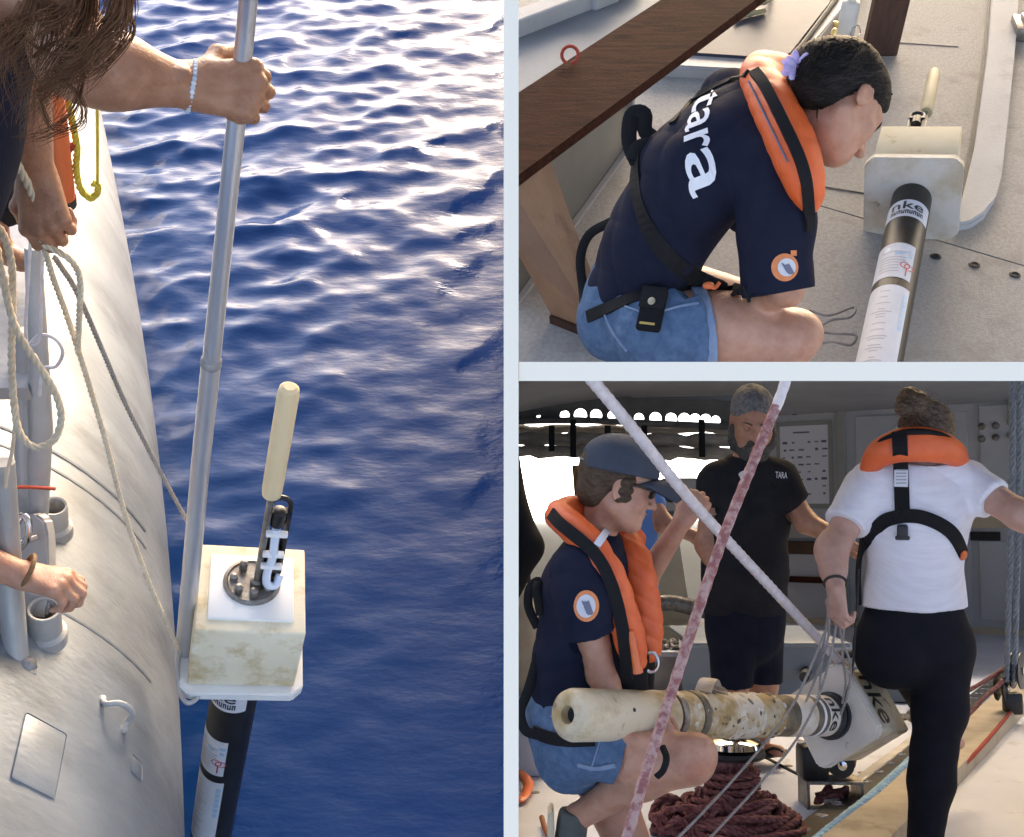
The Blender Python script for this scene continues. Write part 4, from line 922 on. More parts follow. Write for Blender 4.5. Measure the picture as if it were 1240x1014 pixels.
# float lying on the deck
f0, f1 = G(1104, 242, DZ + .155), G(1065, 438, DZ + .14); zf = (f0 - f1).normalized(); nn_ = (CAM - f0); nn_ = (nn_ - zf * nn_.dot(zf)).normalized()
yf = -nn_; xf = yf.cross(zf); cr_, sr_ = math.cos(rad(-7)), math.sin(rad(-7)); xf, yf = xf * cr_ + yf * sr_, yf * cr_ - xf * sr_; xf, yf = -xf, -yf
fl2 = float_root('profiling float lying on the pale deck before the kneeling woman', xf, yf, zf, f0)
_sv = CLIP[:]; Mi = fl2.matrix_world.inverted()
CLIP[:] = [(Mi @ Vector(c), Mi.to_3x3() @ Vector(n)) for c, n in _sv]
make_float(fl2, '', 1.20, dict(tube='black_tube', plate='hdpe_stained', foam='foam_old', pad='foam_old', ant='cream_old', lab='label', phi=math.pi + .05)); CLIP[:] = _sv
o = rope_obj('cord', 'loose loops of thin dark cord on the deck beside the knee', 'cord', [(980, 376, 3.52), (1004, 382, 3.50), (1034, 372, 3.55), (1030, 384, 3.5), (1006, 388, 3.49), (990, 400, 3.45), (1010, 404, 3.44), (1036, 406, 3.42), (1030, 418, 3.40), (1008, 414, 3.41), (985, 418, 3.40)], .0045, 'rope_grey', laid=False)

# ---- kneeling woman
pw = thing('person', 'kneeling woman in navy shirt and denim shorts bending to the float', 'person', zq(900, 430))
NB, PV = P(918, 138, 2.92), P(770, 352, 3.14); SN, SF = P(932, 208, 2.78), P(884, 122, 3.10)
sp = (NB - PV).normalized(); ac = (SN - SF).normalized(); fr = sp.cross(ac).normalized(); fr = fr if fr.x > 0 else -fr; FL = (fr, 1.22)
hd_u = ((VR * .64 + VU * .765) * .9 + VF * .38).normalized(); hd_f = (VR * .765 - VU * .64) * .85 + VF * .42; hd_f = (hd_f - hd_u * hd_f.dot(hd_u)).normalized(); hd_c = P(1018, 122, 2.76); HQ = 1.12
def tr_torso(S, e):
    S.chain([PV, P(795, 290, 3.03), P(838, 218, 2.95), P(888, 168, 2.94), NB], [.150 + e, .142 + e, .155 + e, .135 + e, .07 + e], .05, FL)
    S.cap(SN + ac * -.02, SF, .070 + e, .066 + e, .06); S.cap(P(846, 214, 2.86), P(905, 178, 2.86), .10 + e, .09 + e, .06)
K1 = P(960, 407, 2.93); H1 = P(792, 392, 3.05)
S = SDF(); tr_torso(S, -.012)
EL, WR = P(952, 350, 2.80), P(905, 372, 3.02)
S.chain([SN, EL], [.052, .041], .03); S.cap(EL, WR, .041, .028, .02)
hand(S, WR, VF * .6 - VU * .5 + VR * .3, VR * .5 - VU * .5, True, [(20, 30, 20)] * 4, L=.17)
S.chain([H1, P(880, 398, 2.98), K1], [.100, .090, .066], .03); S.cap(K1 - VU * .006, P(968, 404, 2.94), .060, .048, .03); S.ell(P(975, 402, 2.90), (.034, .034, .034), k=.03); S.chain([K1, P(900, 470, 3.0), P(838, 540, 3.1)], [.060, .058, .036], .03)
K2 = P(935, 376, 3.40); S.chain([P(800, 350, 3.35), K2], [.1, .064], .03); S.chain([K2, P(840, 470, 3.4), P(800, 500, 3.45)], [.06, .055, .036], .03)
S.cap(P(925, 140, 2.92), P(990, 152, 2.80), .058, .055, .03)
T = head(S, hd_c, hd_f, hd_u, HQ, jaw=.95, nose=1.1)
body(S, 'body', M['skin'], pw, .0042, key='tr_body')
face_bits(T, HQ, hd_f.cross(hd_u), hd_f, hd_u, pw, M['lip'], M['brow'], M['eye'])
S = SDF(); tr_torso(S, .006)
S.chain([SN, P(940, 270, 2.77), P(943, 362, 2.79)], [.082, .086, .086], .04); S.cap(SF, P(905, 250, 3.2), .075, .075, .04)
S.cut(P(716, 385, 3.1), (-sp), .6); S.cut(P(943, 354, 2.79), (EL - SN), .13); S.cut(P(966, 142, 2.85), (P(990, 150, 2.8) - NB), .10)
body(S, 'shirt', M['navy'], pw, .006, rip=(.0035, 11, 5), key='tr_shirt', fold=[(ac * .8 + sp * .6, 34, .006), (sp - ac * .3, 24, .006)])
S = SDF(); S.cap(PV, P(800, 395, 3.05), .158, .118, .05, FL); S.chain([H1, P(850, 397, 3.0), P(900, 400, 2.97)], [.122, .104, .098], .04); S.cap(P(800, 350, 3.35), P(870, 362, 3.38), .11, .105, .04); S.cap(P(745, 392, 3.15), P(790, 415, 3.12), .105, .10, .05)
S.cut(P(848, 400, 3.0), VR + VU * .12); S.cut(P(800, 318, 3.1), sp, .22)
body(S, 'shorts', M['denim'], pw, .006, rip=(.004, 18, 4), key='tr_shorts', fold=[(VR + VU * .4, 70, .003)])
S = SDF(); S.cap(P(838, 398, 3.01), P(880, 400, 2.98), .111, .105, .03); S.cut(P(858, 400, 3.0), VR + VU * .12); S.cut(P(842, 400, 3.0), -VR - VU * .12)
body(S, 'shorts_cuff', M['denim_pale'], pw, .005, rip=(.002, 20, 4), key='tr_cuff')
# hair, tied back
S = SDF(); X_, Y_, Z_ = hd_f.cross(hd_u), hd_f, hd_u
hc_ = lambda x, y, z: hd_c + (X_ * x + Y_ * y + Z_ * z) * HQ
S.ell(hc_(0, -.012, .040), [q * HQ for q in (.084, .108, .088)], X_, Y_, Z_, .02); S.ell(hc_(0, -.06, -.01), [q * HQ for q in (.072, .058, .07)], X_, Y_, Z_, .03)
S.ell(P(968, 112, 2.80), (.040, .036, .036), k=.03); S.ell(P(985, 78, 2.78), (.05, .045, .045), k=.05)
S.cut(hc_(0, .086, .06), (hd_f * .9 - hd_u * .5)); S.ell(hc_(0, .10, -.02), [q * HQ for q in (.09, .085, .07)], X_, Y_, Z_, .015, sub=True); S.ell(hc_(.082, .018, -.045), [q * HQ for q in (.04, .05, .05)], X_, Y_, Z_, .02, sub=True); S.ell(hc_(-.082, .018, -.045), [q * HQ for q in (.04, .05, .05)], X_, Y_, Z_, .02, sub=True)
body(S, 'hair', M['hair_dark'], pw, .004, rip=(.003, 60, 8), key='tr_hair', fold=[(hd_u + hd_f * .3, 190, .0015)])
mb = MB(); surface_hair(mb, ['tr_hair'], lambda r: (r.uniform(965, 1088), r.uniform(44, 132)), (962, 112), .0009, 420, .16, 3); o = mb.build('combed_hair', M['hair_dark'], pw, smooth=True); o['kind'] = 'stuff'
mb = MB(); surface_hair(mb, ['tr_hair'], lambda r: (r.uniform(975, 1086), r.uniform(44, 120)), (962, 112), .0007, 120, .2, 5); o = mb.build('combed_hair', mat('hair_lighter', (.03, .022, .018), rough=.5, spec=.3), pw, smooth=True); o['kind'] = 'stuff'  # slightly lighter strands that vary the hair colour
rs = random.Random(2); gl = []
for i in range(26):
    a, b = rs.uniform(975, 1080), rs.uniform(48, 118); p = hitpx(['tr_hair'], a, b, .002)
    if p: gl.append([p[0], p[0] - VR * .02 + p[1] * .006, p[0] - VR * rs.uniform(.03, .05) + VU * rs.uniform(-.01, .02) + p[1] * rs.uniform(.006, .016)])
for q in ([(992, 122, 2.72), (990, 138, 2.72), (994, 158, 2.72), (992, 172, 2.73)], [(1000, 124, 2.72), (1004, 140, 2.72), (1000, 158, 2.72)]):
    gl.append([P(*z) for z in q])
mb = MB()
for g in gl: strands(mb, [g], 6, (.7, 1), .0006, .002, rs.randrange(99))
o = mb.build('loose_hair', M['hair_dark'], pw, smooth=True); o['kind'] = 'stuff'
# flower in the hair
fc = P(966, 84, 2.74); mb = MB(); mb.sphere(fc, .012, None, 10); ff = mb.build('hair_flower', mat('flower_core', (.55, .40, .62), rough=.7), pw, smooth=True)
pm = mat('petal', (.56, .46, .80), (.68, .60, .88), 40, .6, sss=.2)
for i in range(14):
    a = i * 2.39; d = (VR * math.cos(a) + VU * math.sin(a) * .8 - VF * (.25 + .25 * (i % 3))).normalized(); n_ = d.cross(VF).normalized(); m3 = Matrix((d, n_, d.cross(n_))).transposed()
    mb = MB(); mb.sphere(fc + d * .024, (.022, .010, .0035), m3, 10); mb.build('petal', pm, ff, smooth=True)
# life jacket collar
S = SDF(); jp = [P(985, 128, 3.02), P(955, 96, 2.98), P(922, 92, 2.90), P(936, 126, 2.76), P(958, 172, 2.69), P(972, 212, 2.67), P(979, 246, 2.70)]
lobes(S, jp, [.036, .042, .044, .046, .046, .036, .016], .035, (VR * .55 - VF * .6 + VU * .3, 1.3))
body(S, 'life_jacket', M['orange_jacket'], pw, .005, rip=(.0015, 40, 3), key='tr_jk', fold=[(VU + VR * .2, 70, .0025)])
mb = MB(); strap(mb, ['tr_jk', 'tr_shirt'], [(914, 88), (926, 104), (940, 132), (955, 163), (968, 192), (976, 220), (979, 250), (978, 280)], .026, .006, off=.004); mb.build('jacket_zip', M['webbing'], pw)
def st(pix, w, name='harness_strap', m='webbing', th=.004, keys=('tr_shirt', 'tr_shorts', 'tr_jk')):
    mb = MB(); strap(mb, list(keys), pix, w, th); return mb.build(name, M[m], pw)
st([(772, 188), (770, 225), (782, 268), (804, 306), (842, 336), (880, 350), (905, 356)], .042)
st([(905, 90), (880, 100), (852, 112), (832, 128), (815, 150)], .02)
st([(712, 384), (740, 372), (775, 358), (820, 350), (860, 352)], .032)
mb = MB(); rb = [P(772, 198, 2.94), P(762, 172, 2.96), P(765, 140, 2.97), P(780, 138, 2.97), P(782, 160, 2.97), P(806, 170, 2.96), P(824, 146, 2.95)]
mb.tube(spline(rb, 5), .020, 8, flat=.22, up=VF); mb.tube(spline([P(770, 195, 2.94), P(775, 180, 2.94), P(800, 176, 2.94)], 4), .024, 8, flat=.3, up=VF); mb.build('loose_strap', M['webbing'], pw, smooth=True)
mb = MB(); mb.tube(spline([P(742, 268, 3.1), P(714, 284, 3.16), P(703, 312, 3.18), P(706, 350, 3.17), P(708, 376, 3.12)], 5), .013, 8, flat=.3, up=VF); mb.build('loose_strap', M['webbing'], pw, smooth=True)
h = hitpx(['tr_shorts', 'tr_shirt'], 792, 372, .010)
if h:
    zz = (VU * .95 + VR * .15); zz = (zz - h[1] * zz.dot(h[1])).normalized(); xx = zz.cross(h[1]); m3 = Matrix((xx, h[1], zz)).transposed()
    mb = MB(); mb.box(h[0] - zz * .01, (.062, .026, .115), m3, .007); pk = mb.build('belt_pouch', M['black_cloth'], pw, smooth=True)
    mb = MB(); mb.box(h[0] + zz * .018 + h[1] * .014, (.066, .006, .058), m3, .003); mb.build('pouch_flap', M['webbing'], pk, smooth=True)
    mb = MB(); mb.lathe(h[0] + zz * .006 + h[1] * .016, h[1], [(0, .010), (.003, .010), (.004, .006), (.005, .001)], 14); mb.build('snap_button', mat('brass_snap', (.5, .42, .28), rough=.35, metal=1), pk, smooth=True)
    mb = MB(); mb.box(h[0] - zz * .052 + h[1] * .0135, (.04, .003, .006), m3); mb.build('gold_print', mat('gold_print', (.45, .30, .08), rough=.5), pk)
h = hitpx(['tr_shirt', 'tr_shorts'], 858, 346, .008) or (P(858, 346, 2.9), -VF); mb = MB(); mb.sphere(h[0], (.016, .010, .010), None, 10); mb.tube(spline([h[0], h[0] + VR * .015 - VU * .006, h[0] + VR * .028 + VU * .008], 4), .005, 6); mb.build('pull_tag', M['orange_plastic'], pw, smooth=True)
st([(758, 372), (776, 378), (786, 392)], .004, 'seam', 'denim_pale'); st([(730, 372), (742, 400), (760, 425)], .004, 'seam', 'denim_pale'); st([(800, 378), (822, 372), (846, 368)], .004, 'seam', 'denim_pale')
st([(924, 96), (936, 112), (950, 138), (964, 170), (976, 204)], .003, 'seam', 'badge_dark'); st([(908, 100), (922, 128), (938, 162), (954, 196)], .003, 'seam', 'badge_dark')
# name printed across the back
v2, f2, wd = text_polys('tara', True)
def tm(a, b):
    q = a / wd * 4; ks = [(846, 116), (836, 141), (829, 164), (829, 189), (838, 241)]; i = min(3, int(q)); t = q - i
    x = ks[i][0] + (ks[i + 1][0] - ks[i][0]) * t; y = ks[i][1] + (ks[i + 1][1] - ks[i][1]) * t; g = a / wd
    return x + b * (32 + 20 * g), y - b * (12 + 8 * g)
mb = MB(); decal(mb, 'tr_shirt', v2, f2, tm, .003); mb.build('back_print', M['print_white'], pw)
v2, f2 = disc2(22, (0, .3, .6, 1.0))
mb = MB(); decal(mb, 'tr_shirt', v2, f2, lambda a, b: (950 + a * 16, 324 + b * 17), .003); bd = mb.build('sleeve_badge', M['badge_orange'], pw)
mb = MB(); decal(mb, 'tr_shirt', v2, f2, lambda a, b: (952 + a * 10.5, 324 + b * 11), .0045); mb.build('badge_centre', M['badge_grey'], bd)
mb = MB(); decal(mb, 'tr_shirt', v2, f2, lambda a, b: (953 + a * 5.5 + b * 3.5 + 2.2 * math.sin(5 * a), 325 + b * 6 + 2 * math.cos(4 * a)), .006); mb.build('badge_emblem', M['badge_dark'], bd)
mb = MB(); decal(mb, 'tr_shirt', [(0, 0), (1, 0), (1, 1), (0, 1)], [[0, 1, 2, 3]], lambda a, b: (957 + a * 7, 303 + b * 7), .003); mb.build('badge_tab', M['badge_orange'], bd)

# panel added to whiten the sea's reflections, and the awning that shades this deck
bs = thing('sea_reflection_panel', 'unseen pale panel added under the deck edge for the sea to reflect', 'reflection panel', (0.02, 8, -.2))
mb = MB(); mb.box((.012, 9.2, .55), (.012, 9.6, 1.70)); mb.build('reflection_plate', M['white_board'], bs)
wa = thing('awning', 'wide taupe awning stretched over the working deck, above the frame', 'awning', (4.5, 7, 3.8))
mb = MB(); mb.box((4.53, 6.6, 4.1), (9.0, 9.6, .02)); mb.build('fabric', mat('awning_cloth', (.45, .43, .39), (.40, .38, .34), 1.2, .9), wa)
# ================================================================ lower right scene: hauling the float in on the aft deck
CLIP[:] = [((0.0, 0, 0), (-1, 0, 0)), (CAM, NP450)]
M['deck_white'] = mat('deck_white', (.58, .62, .72), (.51, .55, .645), 2.5, .7, 0, .0012, 120, c3=(.38, .37, .38), s3=6, r3=(.6, .78), detail=8)
M['awning'] = mat('awning', (.34, .345, .35), (.29, .295, .30), 1.2, .9, 0, .004, 6)
M['wall_grey'] = mat('wall_grey', (.54, .565, .58), (.48, .50, .515), 1.3, .5, 0, .0008, 25, c3=(.42, .425, .42), s3=2.5, r3=(.58, .75))
M['wall_trim'] = mat('wall_trim', (.36, .37, .33), (.31, .32, .29), 4, .55)
M['box_grey'] = mat('box_grey', (.22, .255, .29), (.19, .22, .25), 3, .5, 0, .0006, 40)
M['khaki'] = mat('khaki', (.45, .38, .27), (.40, .33, .23), 14, .9, 0, .0015, 220)
M['blue_tee'] = mat('blue_tee', (.07, .19, .50), None, rough=.9)
M['cap_navy'] = mat('cap_navy', (.035, .045, .065), (.045, .057, .08), 12, .85, 0, .0012, 320)
M['gear_cream'] = mat('gear_cream', (.62, .54, .38), (.55, .47, .32), 5, .55)
M['suede'] = mat('suede', (.10, .105, .095), (.08, .085, .078), 20, .95, 0, .001, 200)
dk4 = thing('deck', None, None, BL(2, 5, 0)); tag(dk4, kind='structure')
mb = MB(); mb.prism([BL(-.3, 1.0, 0), BL(9, 1.0, 0), BL(9, 13.4, 0), BL(-.3, 13.4, 0)], BZ * -.04); mb.build('deck_plate', M['deck_white'], dk4)
for (px, py) in ((1050, 862), (1066, 874), (1040, 893), (1021, 907), (1098, 846), (955, 928), (968, 897), (931, 880), (1080, 915), (1062, 926), (1044, 936), (715, 992), (648, 960)):
    mb = MB(); mb.lathe(GB(px, py), BZ, [(0, .020), (.003, .019), (.004, .010), (.002, .002)], 12); mb.build('fastener', M['steel_dull'], dk4, smooth=True)
mb = MB(); a, b = GB(926, 918), GB(978, 945); mb.tube([a + BZ * .004, b + BZ * .004], .007, 6); mb.build('joint_seal', M['rubber'], dk4)
# sea and bright sky aft
m_ = bpy.data.materials.new('sea_pale'); m_.use_nodes = True; p_ = m_.node_tree.nodes['Principled BSDF']; p_.inputs['Base Color'].default_value = (.16, .24, .34, 1); p_.inputs['Roughness'].default_value = .65
tn = m_.node_tree.nodes.new('ShaderNodeTexNoise'); tn.inputs['Scale'].default_value = .9; tn.inputs['Detail'].default_value = 6; bp = m_.node_tree.nodes.new('ShaderNodeBump'); bp.inputs['Distance'].default_value = .12
m_.node_tree.links.new(tn.outputs[0], bp.inputs['Height']); m_.node_tree.links.new(bp.outputs[0], p_.inputs['Normal'])
tco = m_.node_tree.nodes.new('ShaderNodeTexCoord'); m_.node_tree.links.new(tco.outputs['Object'], tn.inputs['Vector'])
mb = MB(); mb.face([BL(0, 13.0, -1.9), BL(300, 13.0, -1.9), BL(300, 400, -1.9), BL(0, 400, -1.9)]); o = mb.build('sea', m_, None, base=BL(20, 30, -1.9), clip=True); o['kind'] = 'structure'
ms = bpy.data.materials.new('bright_sky'); ms.use_nodes = True; nd = ms.node_tree.nodes; nd.remove(nd['Principled BSDF']); em = nd.new('ShaderNodeEmission'); em.inputs[0].default_value = (.95, .97, 1.0, 1); em.inputs[1].default_value = 2.6; ms.node_tree.links.new(em.outputs[0], nd['Material Output'].inputs[0])
mb = MB(); mb.face([BL(0, 400, -4), BL(300, 400, -4), BL(300, 400, 80), BL(0, 400, 80)]); o = mb.build('sky', ms, None, base=BL(60, 400, -4), clip=True); o['kind'] = 'structure'
# awning
def awz(x, y):
    return 2.26 - .030 * (y - 9) - .20 * max(0, (2.2 - x) / 2.2) ** 1.5 * max(0, min(1, (y - 6) / 4)) + .03 * math.sin(x * 2.3 + y * .6) * math.exp(-((x - 1) / 2) ** 2)
aw = thing('awning', 'taupe fabric awning stretched overhead above the aft deck', 'awning', BL(2.5, 9, 2.2))
mb = MB(); xs = np.linspace(-.3, 7, 40); ys = np.linspace(4.5, 12.5, 30)
rim = lambda x, y: .055 * max(0, min(1, (y - 12.0) / .3)) * max(0, min(1, (2.6 - x) / .3))
ye = lambda x, y: min(y, 10.32 + 2.2 * max(0, min(1, (x - 2.2) / .3)))
gr = [[mb.bm.verts.new(BL(x, ye(x, y) + (y - 12) * .001, awz(x, ye(x, y)) - rim(x, y))) for x in xs] for y in ys]
for i in range(len(ys) - 1):
    for j in range(len(xs) - 1): mb.bm.faces.new((gr[i][j], gr[i][j + 1], gr[i + 1][j + 1], gr[i + 1][j]))
mb.build('fabric', M['awning'], aw, smooth=True)
# arched beam with round holes
bmT = thing('pierced_beam', 'dark arched beam with a row of bright round holes under the awning', 'beam', BL(1.2, 10, 1.9))
yb = 10.2; cells = [(652, .35), (684, .8), (703, 1.1), (722, 1.0), (741, .7), (760, .25), (774, .85), (794, 1.05), (813, 1.0), (829, 1.05), (842, 1.0), (855, 1.0), (867, .8)]
def bp_(px, h): return BW(px, yb, h)
zc = lambda px: 1.150 + (620 - (503 + .000 * px + ((px - 700) / 200) ** 2 * 5 + (3 if px > 760 else 0))) / 1400 * yb * 1.0
mb = MB(); n = 20; xl = [590] + [(cells[i][0] + cells[i + 1][0]) / 2 for i in range(len(cells) - 1)] + [905]
xw = lambda px: (bp_(px, zc(px)) - BO).dot(BX)
for i, (px, s) in enumerate(cells):
    hw = .052 * s; zz = zc(px); cx, xa, xb = xw(px), xw(xl[i]), xw(xl[i + 1]); zt, zb = zz + .115, zz - .075; za, zd = zc(xl[i]), zc(xl[i + 1])
    inner = [(cx + hw * math.cos(2 * math.pi * (k + .5) / n), zz + 1.05 * hw * math.sin(2 * math.pi * (k + .5) / n)) for k in range(n)]
    outer = []
    for k in range(n):
        t = 2 * math.pi * (k + .5) / n; c, si = math.cos(t), math.sin(t); q = max(abs(c), abs(si)); c, si = c / q, si / q
        x = cx + (c * (xb - cx) if c > 0 else c * (cx - xa)); f = abs(c); ze = zd if c > 0 else za
        outer.append((x, zz * (1 - f) + ze * f + (si * .18 if si > 0 else si * .075)))
    for k in range(n):
        j = (k + 1) % n
        for yy in (yb, yb + .02): mb.face([BL(inner[k][0], yy, inner[k][1]), BL(inner[j][0], yy, inner[j][1]), BL(outer[j][0], yy, outer[j][1]), BL(outer[k][0], yy, outer[k][1])])
        mb.face([BL(inner[k][0], yb, inner[k][1]), BL(inner[j][0], yb, inner[j][1]), BL(inner[j][0], yb + .02, inner[j][1]), BL(inner[k][0], yb + .02, inner[k][1])])
M['beam_dark'] = mat('beam_dark', (.13, .128, .12), (.09, .088, .08), 8, .7)
mb.build('beam_web', M['beam_dark'], bmT)
mb = MB(); mb.tube([BW(590, yb - .06, 1.94), BW(700, yb - .06, 1.955), BW(905, yb - .06, 1.89)], .03, 10); mb.build('beam_flange', M['beam_dark'], bmT, smooth=True)
rt = thing('rolled_awning', 'rolled brown-grey side curtain lashed below the pierced beam', 'rolled curtain', BL(1.2, 10, 1.6))
def lumpy(x0, y0, x1, y1, d, r, seed):
    rs = random.Random(seed); pts = []; rr = []
    for i in range(30):
        t = i / 29; pts.append(P(x0 + (x1 - x0) * t, y0 + (y1 - y0) * t + rs.uniform(-1.2, 1.2), d)); rr.append(r * (1 + .18 * math.sin(i * 1.3 + seed) + rs.uniform(-.1, .1)))
    return pts, rr
for (x0, y0, x1, y1, r, sd_) in ((600, 546, 905, 549, .055, 1), (600, 531, 905, 534, .06, 2), (600, 520, 905, 520, .04, 5)):
    pts, rr = lumpy(x0, y0, x1, y1, 9.9 + .1 * sd_, r, sd_); mb = MB(); mb.tube(pts, rr, 12); mb.build('fabric_roll', mat('roll_%d' % sd_, (.36, .33, .28), (.24, .215, .18), 9, .9, 0, .012, 14, stretch=(1, 1, 3)), rt, smooth=True)
for px in (668, 694, 736, 780, 850):
    mb = MB(); mb.box(P(px, 531, 9.85), (.05, .03, .32 if px in (694, 850) else .22), MB4); mb.build('lashing', M['webbing'], rt)
# cabin bulkhead
cw = thing('cabin_wall', 'grey-blue painted cabin bulkhead with door frame and bolt heads', 'cabin wall', BL(4, 11, 0))
WL, WR_ = BL(2.70, 12.4, 0), BL(6.4, 9.7, 0); wd_ = (WR_ - WL).normalized(); wn = wd_.cross(BZ).normalized(); wn = -wn if wn.dot(BY) > 0 else wn
def wp(px, py, off=0.0):                                    # point on the bulkhead at a pixel
    r = ray(px, py); t = (WL - CAM).dot(wn) / r.dot(wn); return CAM + r * t + wn * off
MW = Matrix((wd_, -wn, BZ)).transposed()
mb = MB(); mb.prism([WL, WR_, WR_ + BZ * 2.5, WL + BZ * 2.5], -wn * .1); mb.build('wall_panel', M['wall_grey'], cw)
def wbox(x0, y0, x1, y1, th, m, name, bev=.004):
    a, b = wp(x0, y0), wp(x1, y1); mb = MB(); c = (a + b) / 2 + wn * (th / 2 + .002); mb.box(c, (abs((b - a).dot(wd_)), th, abs((b - a).dot(BZ))), MW, bev); return mb.build(name, m, cw)
wbox(1014, 492, 1031, 790, .05, M['wall_trim'], 'door_frame'); wbox(1036, 505, 1180, 786, .018, M['wall_grey'], 'door_panel'); wbox(1186, 492, 1300, 640, .03, M['wall_grey'], 'upper_panel')
wbox(1186, 655, 1300, 756, .025, M['wall_grey'], 'lower_panel'); wbox(940, 512, 1010, 616, .012, M['wall_trim'], 'notice_back')
wbox(938, 636, 1012, 652, .10, M['coaming'], 'ledge'); wbox(1162, 618, 1260, 640, .05, M['gear_cream'], 'ledge')
wbox(938, 655, 1012, 672, .06, mat('rust_wood', (.10, .05, .025), (.06, .03, .015), 8, .7), 'rail_board'); wbox(938, 697, 1014, 707, .06, M['wood_dark'], 'rail_board'); wbox(1176, 644, 1212, 655, .035, M['rubber'], 'vent_slot')
wbox(960, 585, 966, 640, .03, M['rubber'], 'cable'); wbox(938, 755, 1300, 766, .10, M['gear_cream'], 'base_ledge'); wbox(938, 766, 1300, 782, .06, M['rubber'], 'base_gap')
for (px, py) in ((1190, 517), (1207, 516), (1226, 513), (1190, 532), (1207, 530), (1225, 528)):
    mb = MB(); mb.lathe(wp(px, py, .032), wn, [(0, .036), (.02, .034), (.026, .02), (.027, .002)], 10); mb.build('bolt_head', M['steel_dull'], cw, smooth=True)
for px in (963, 981, 1005, 1043, 1142, 1197):
    mb = MB(); mb.box(wp(px, 507 - (px - 960) * .13 - 6, .02), (.05, .03, .04), MW, .006); mb.build('top_bolt', M['rubber'], cw)
mb = MB(); mb.tube([wp(1224, 462, .05), wp(1224, 515, .05)], .02, 8); mb.build('conduit', M['wall_trim'], cw, smooth=True)
ps = thing('poster', 'white poster with rows of small printed marks on the cabin bulkhead', 'poster', wp(974, 610, .02))
a, b = wp(945, 517), wp(1005, 610); mb = MB(); mb.box((a + b) / 2 + wn * .018, (abs((b - a).dot(wd_)), .004, abs((b - a).dot(BZ))), MW); pp = mb.build('sheet', M['print_white'], ps)
mb = MB(); rs = random.Random(5)
def mark(px, py, w_, h_): c = wp(px, py, .0215); mb.face([c + wd_ * sx * w_ + BZ * sz * h_ for sx, sz in ((-1, -1), (1, -1), (1, 1), (-1, 1))])
mark(971, 524, .09, .008)
for r_ in range(8):
    for c_ in range(6): 
        if rs.random() < .8: mark(951 + c_ * 9.6 + rs.uniform(-1, 1), 537 + r_ * 9 - c_ * .5, rs.uniform(.012, .03), rs.uniform(.006, .014))
o = mb.build('printed_marks', M['badge_dark'], pp); o['kind'] = 'stuff'
# things aft on the left
gl_ = thing('gantry_leg', 'cream tapered gantry leg with a round port behind the woman', 'gantry leg', GB(815, 740))
mb = MB(); yl = 9.0
mb.hexa([BW(792, yl, .28), BW(838, yl, .28), BW(838, yl + .3, .28), BW(792, yl + .3, .28), BW(790, yl, 1.36), BW(812, yl, 1.36), BW(812, yl + .3, 1.36), BW(790, yl + .3, 1.36)]); mb.build('leg_plate', M['gear_cream'], gl_)
mb = MB(); mb.box(BW(822, yl, 1.28), (.26, .3, .26), MB4, .02); mb.build('head_box', M['coaming'], gl_, smooth=True)
mb = MB(); mb.lathe(BW(812, yl - .16, 1.27), -BY, [(0, .05), (.02, .05), (.022, .035), (.01, .03), (.01, .002)], 16); mb.build('port', M['rubber'], gl_, smooth=True)
mb = MB(); mb.box(BW(832, yl - .02, 1.12), (.34, .2, .04), MB4, .008); mb.build('head_shelf', M['box_grey'], gl_)
mb = MB(); mb.box(BW(815, yl, .15), (.5, .5, .30), MB4, .02); mb.build('foot_box', M['gear_cream'], gl_)
yp = thing('ochre_post', 'slim ochre post leaning up beside the cap at left', 'post', GB(706, 745)); mb = MB(); mb.tube([BW(707, 9.2, 0), BW(705, 9.2, 1.1), BW(698, 9.2, 1.52)], [.05, .05, .035], 8); mb.build('post_tube', mat('ochre', (.40, .22, .06), (.32, .17, .05), 8, .6), yp, smooth=True)
mb = MB(); mb.tube([BW(712, 9.15, 0), BW(710, 9.15, 1.42)], .03, 8); mb.build('post_stay', M['box_grey'], yp, smooth=True)
gp = thing('guard_rail', 'thick weathered grey pipe rail crossing behind the raised forearm', 'pipe rail', BW(820, 8.4, 0))
mb = MB(); mb.tube([BW(760, 8.4, .50), BW(815, 8.4, .50), BW(885, 8.4, .40)], .06, 14); mb.build('pipe', M['steel_dull'], gp, smooth=True)
mb = MB(); mb.tube([BW(868, 8.45, .42), BW(868, 8.45, 0)], .04, 10); mb.build('rail_leg', M['alu'], gp, smooth=True)
ct4 = thing('gear_crate', 'pale crate holding coiled gear in front of the gantry leg', 'crate', GB(815, 800))
mb = MB(); mb.box(BW(812, 7.6, .12), (.42, .4, .24), MB4, .012); mb.build('crate_body', M['coaming'], ct4, smooth=True)
mb = MB(); mb.box(BW(812, 7.6, .255), (.46, .44, .03), MB4, .006); mb.build('crate_lid', M['deck_white'], ct4, smooth=True)
mb = MB(); rs = random.Random(8)
mb.tube(spline([BW(798 + 30 * rs.random(), 7.45 + .2 * rs.random(), .28 + .05 * rs.random()) for _ in range(16)], 4), .012, 6); mb.build('coiled_line', M['rope_grey'], ct4, smooth=True)
bx = thing('deck_box', 'big blue-grey deck box behind the bare shins of the man', 'deck box', GB(905, 835))
mb = MB(); mb.hexa([BW(828, 7.0, 0), BW(1003, 7.0, 0), BW(1003, 8.0, 0), BW(828, 8.0, 0), BW(822, 7.02, .34), BW(1003, 7.02, .34), BW(1003, 8.0, .34), BW(822, 8.0, .34)]); mb.build('box_body', M['box_grey'], bx)
mb = MB(); mb.box(BW(912, 7.5, .358), (.95, 1.05, .03), MB4, .012); mb.build('box_lid', M['box_grey'], bx, smooth=True)
mb = MB(); mb.lathe(BW(935, 6.99, 0), BZ, [(0, .03), (.30, .03), (.30, .02)], 12); mb.build('corner_tube', M['alu'], bx, smooth=True)
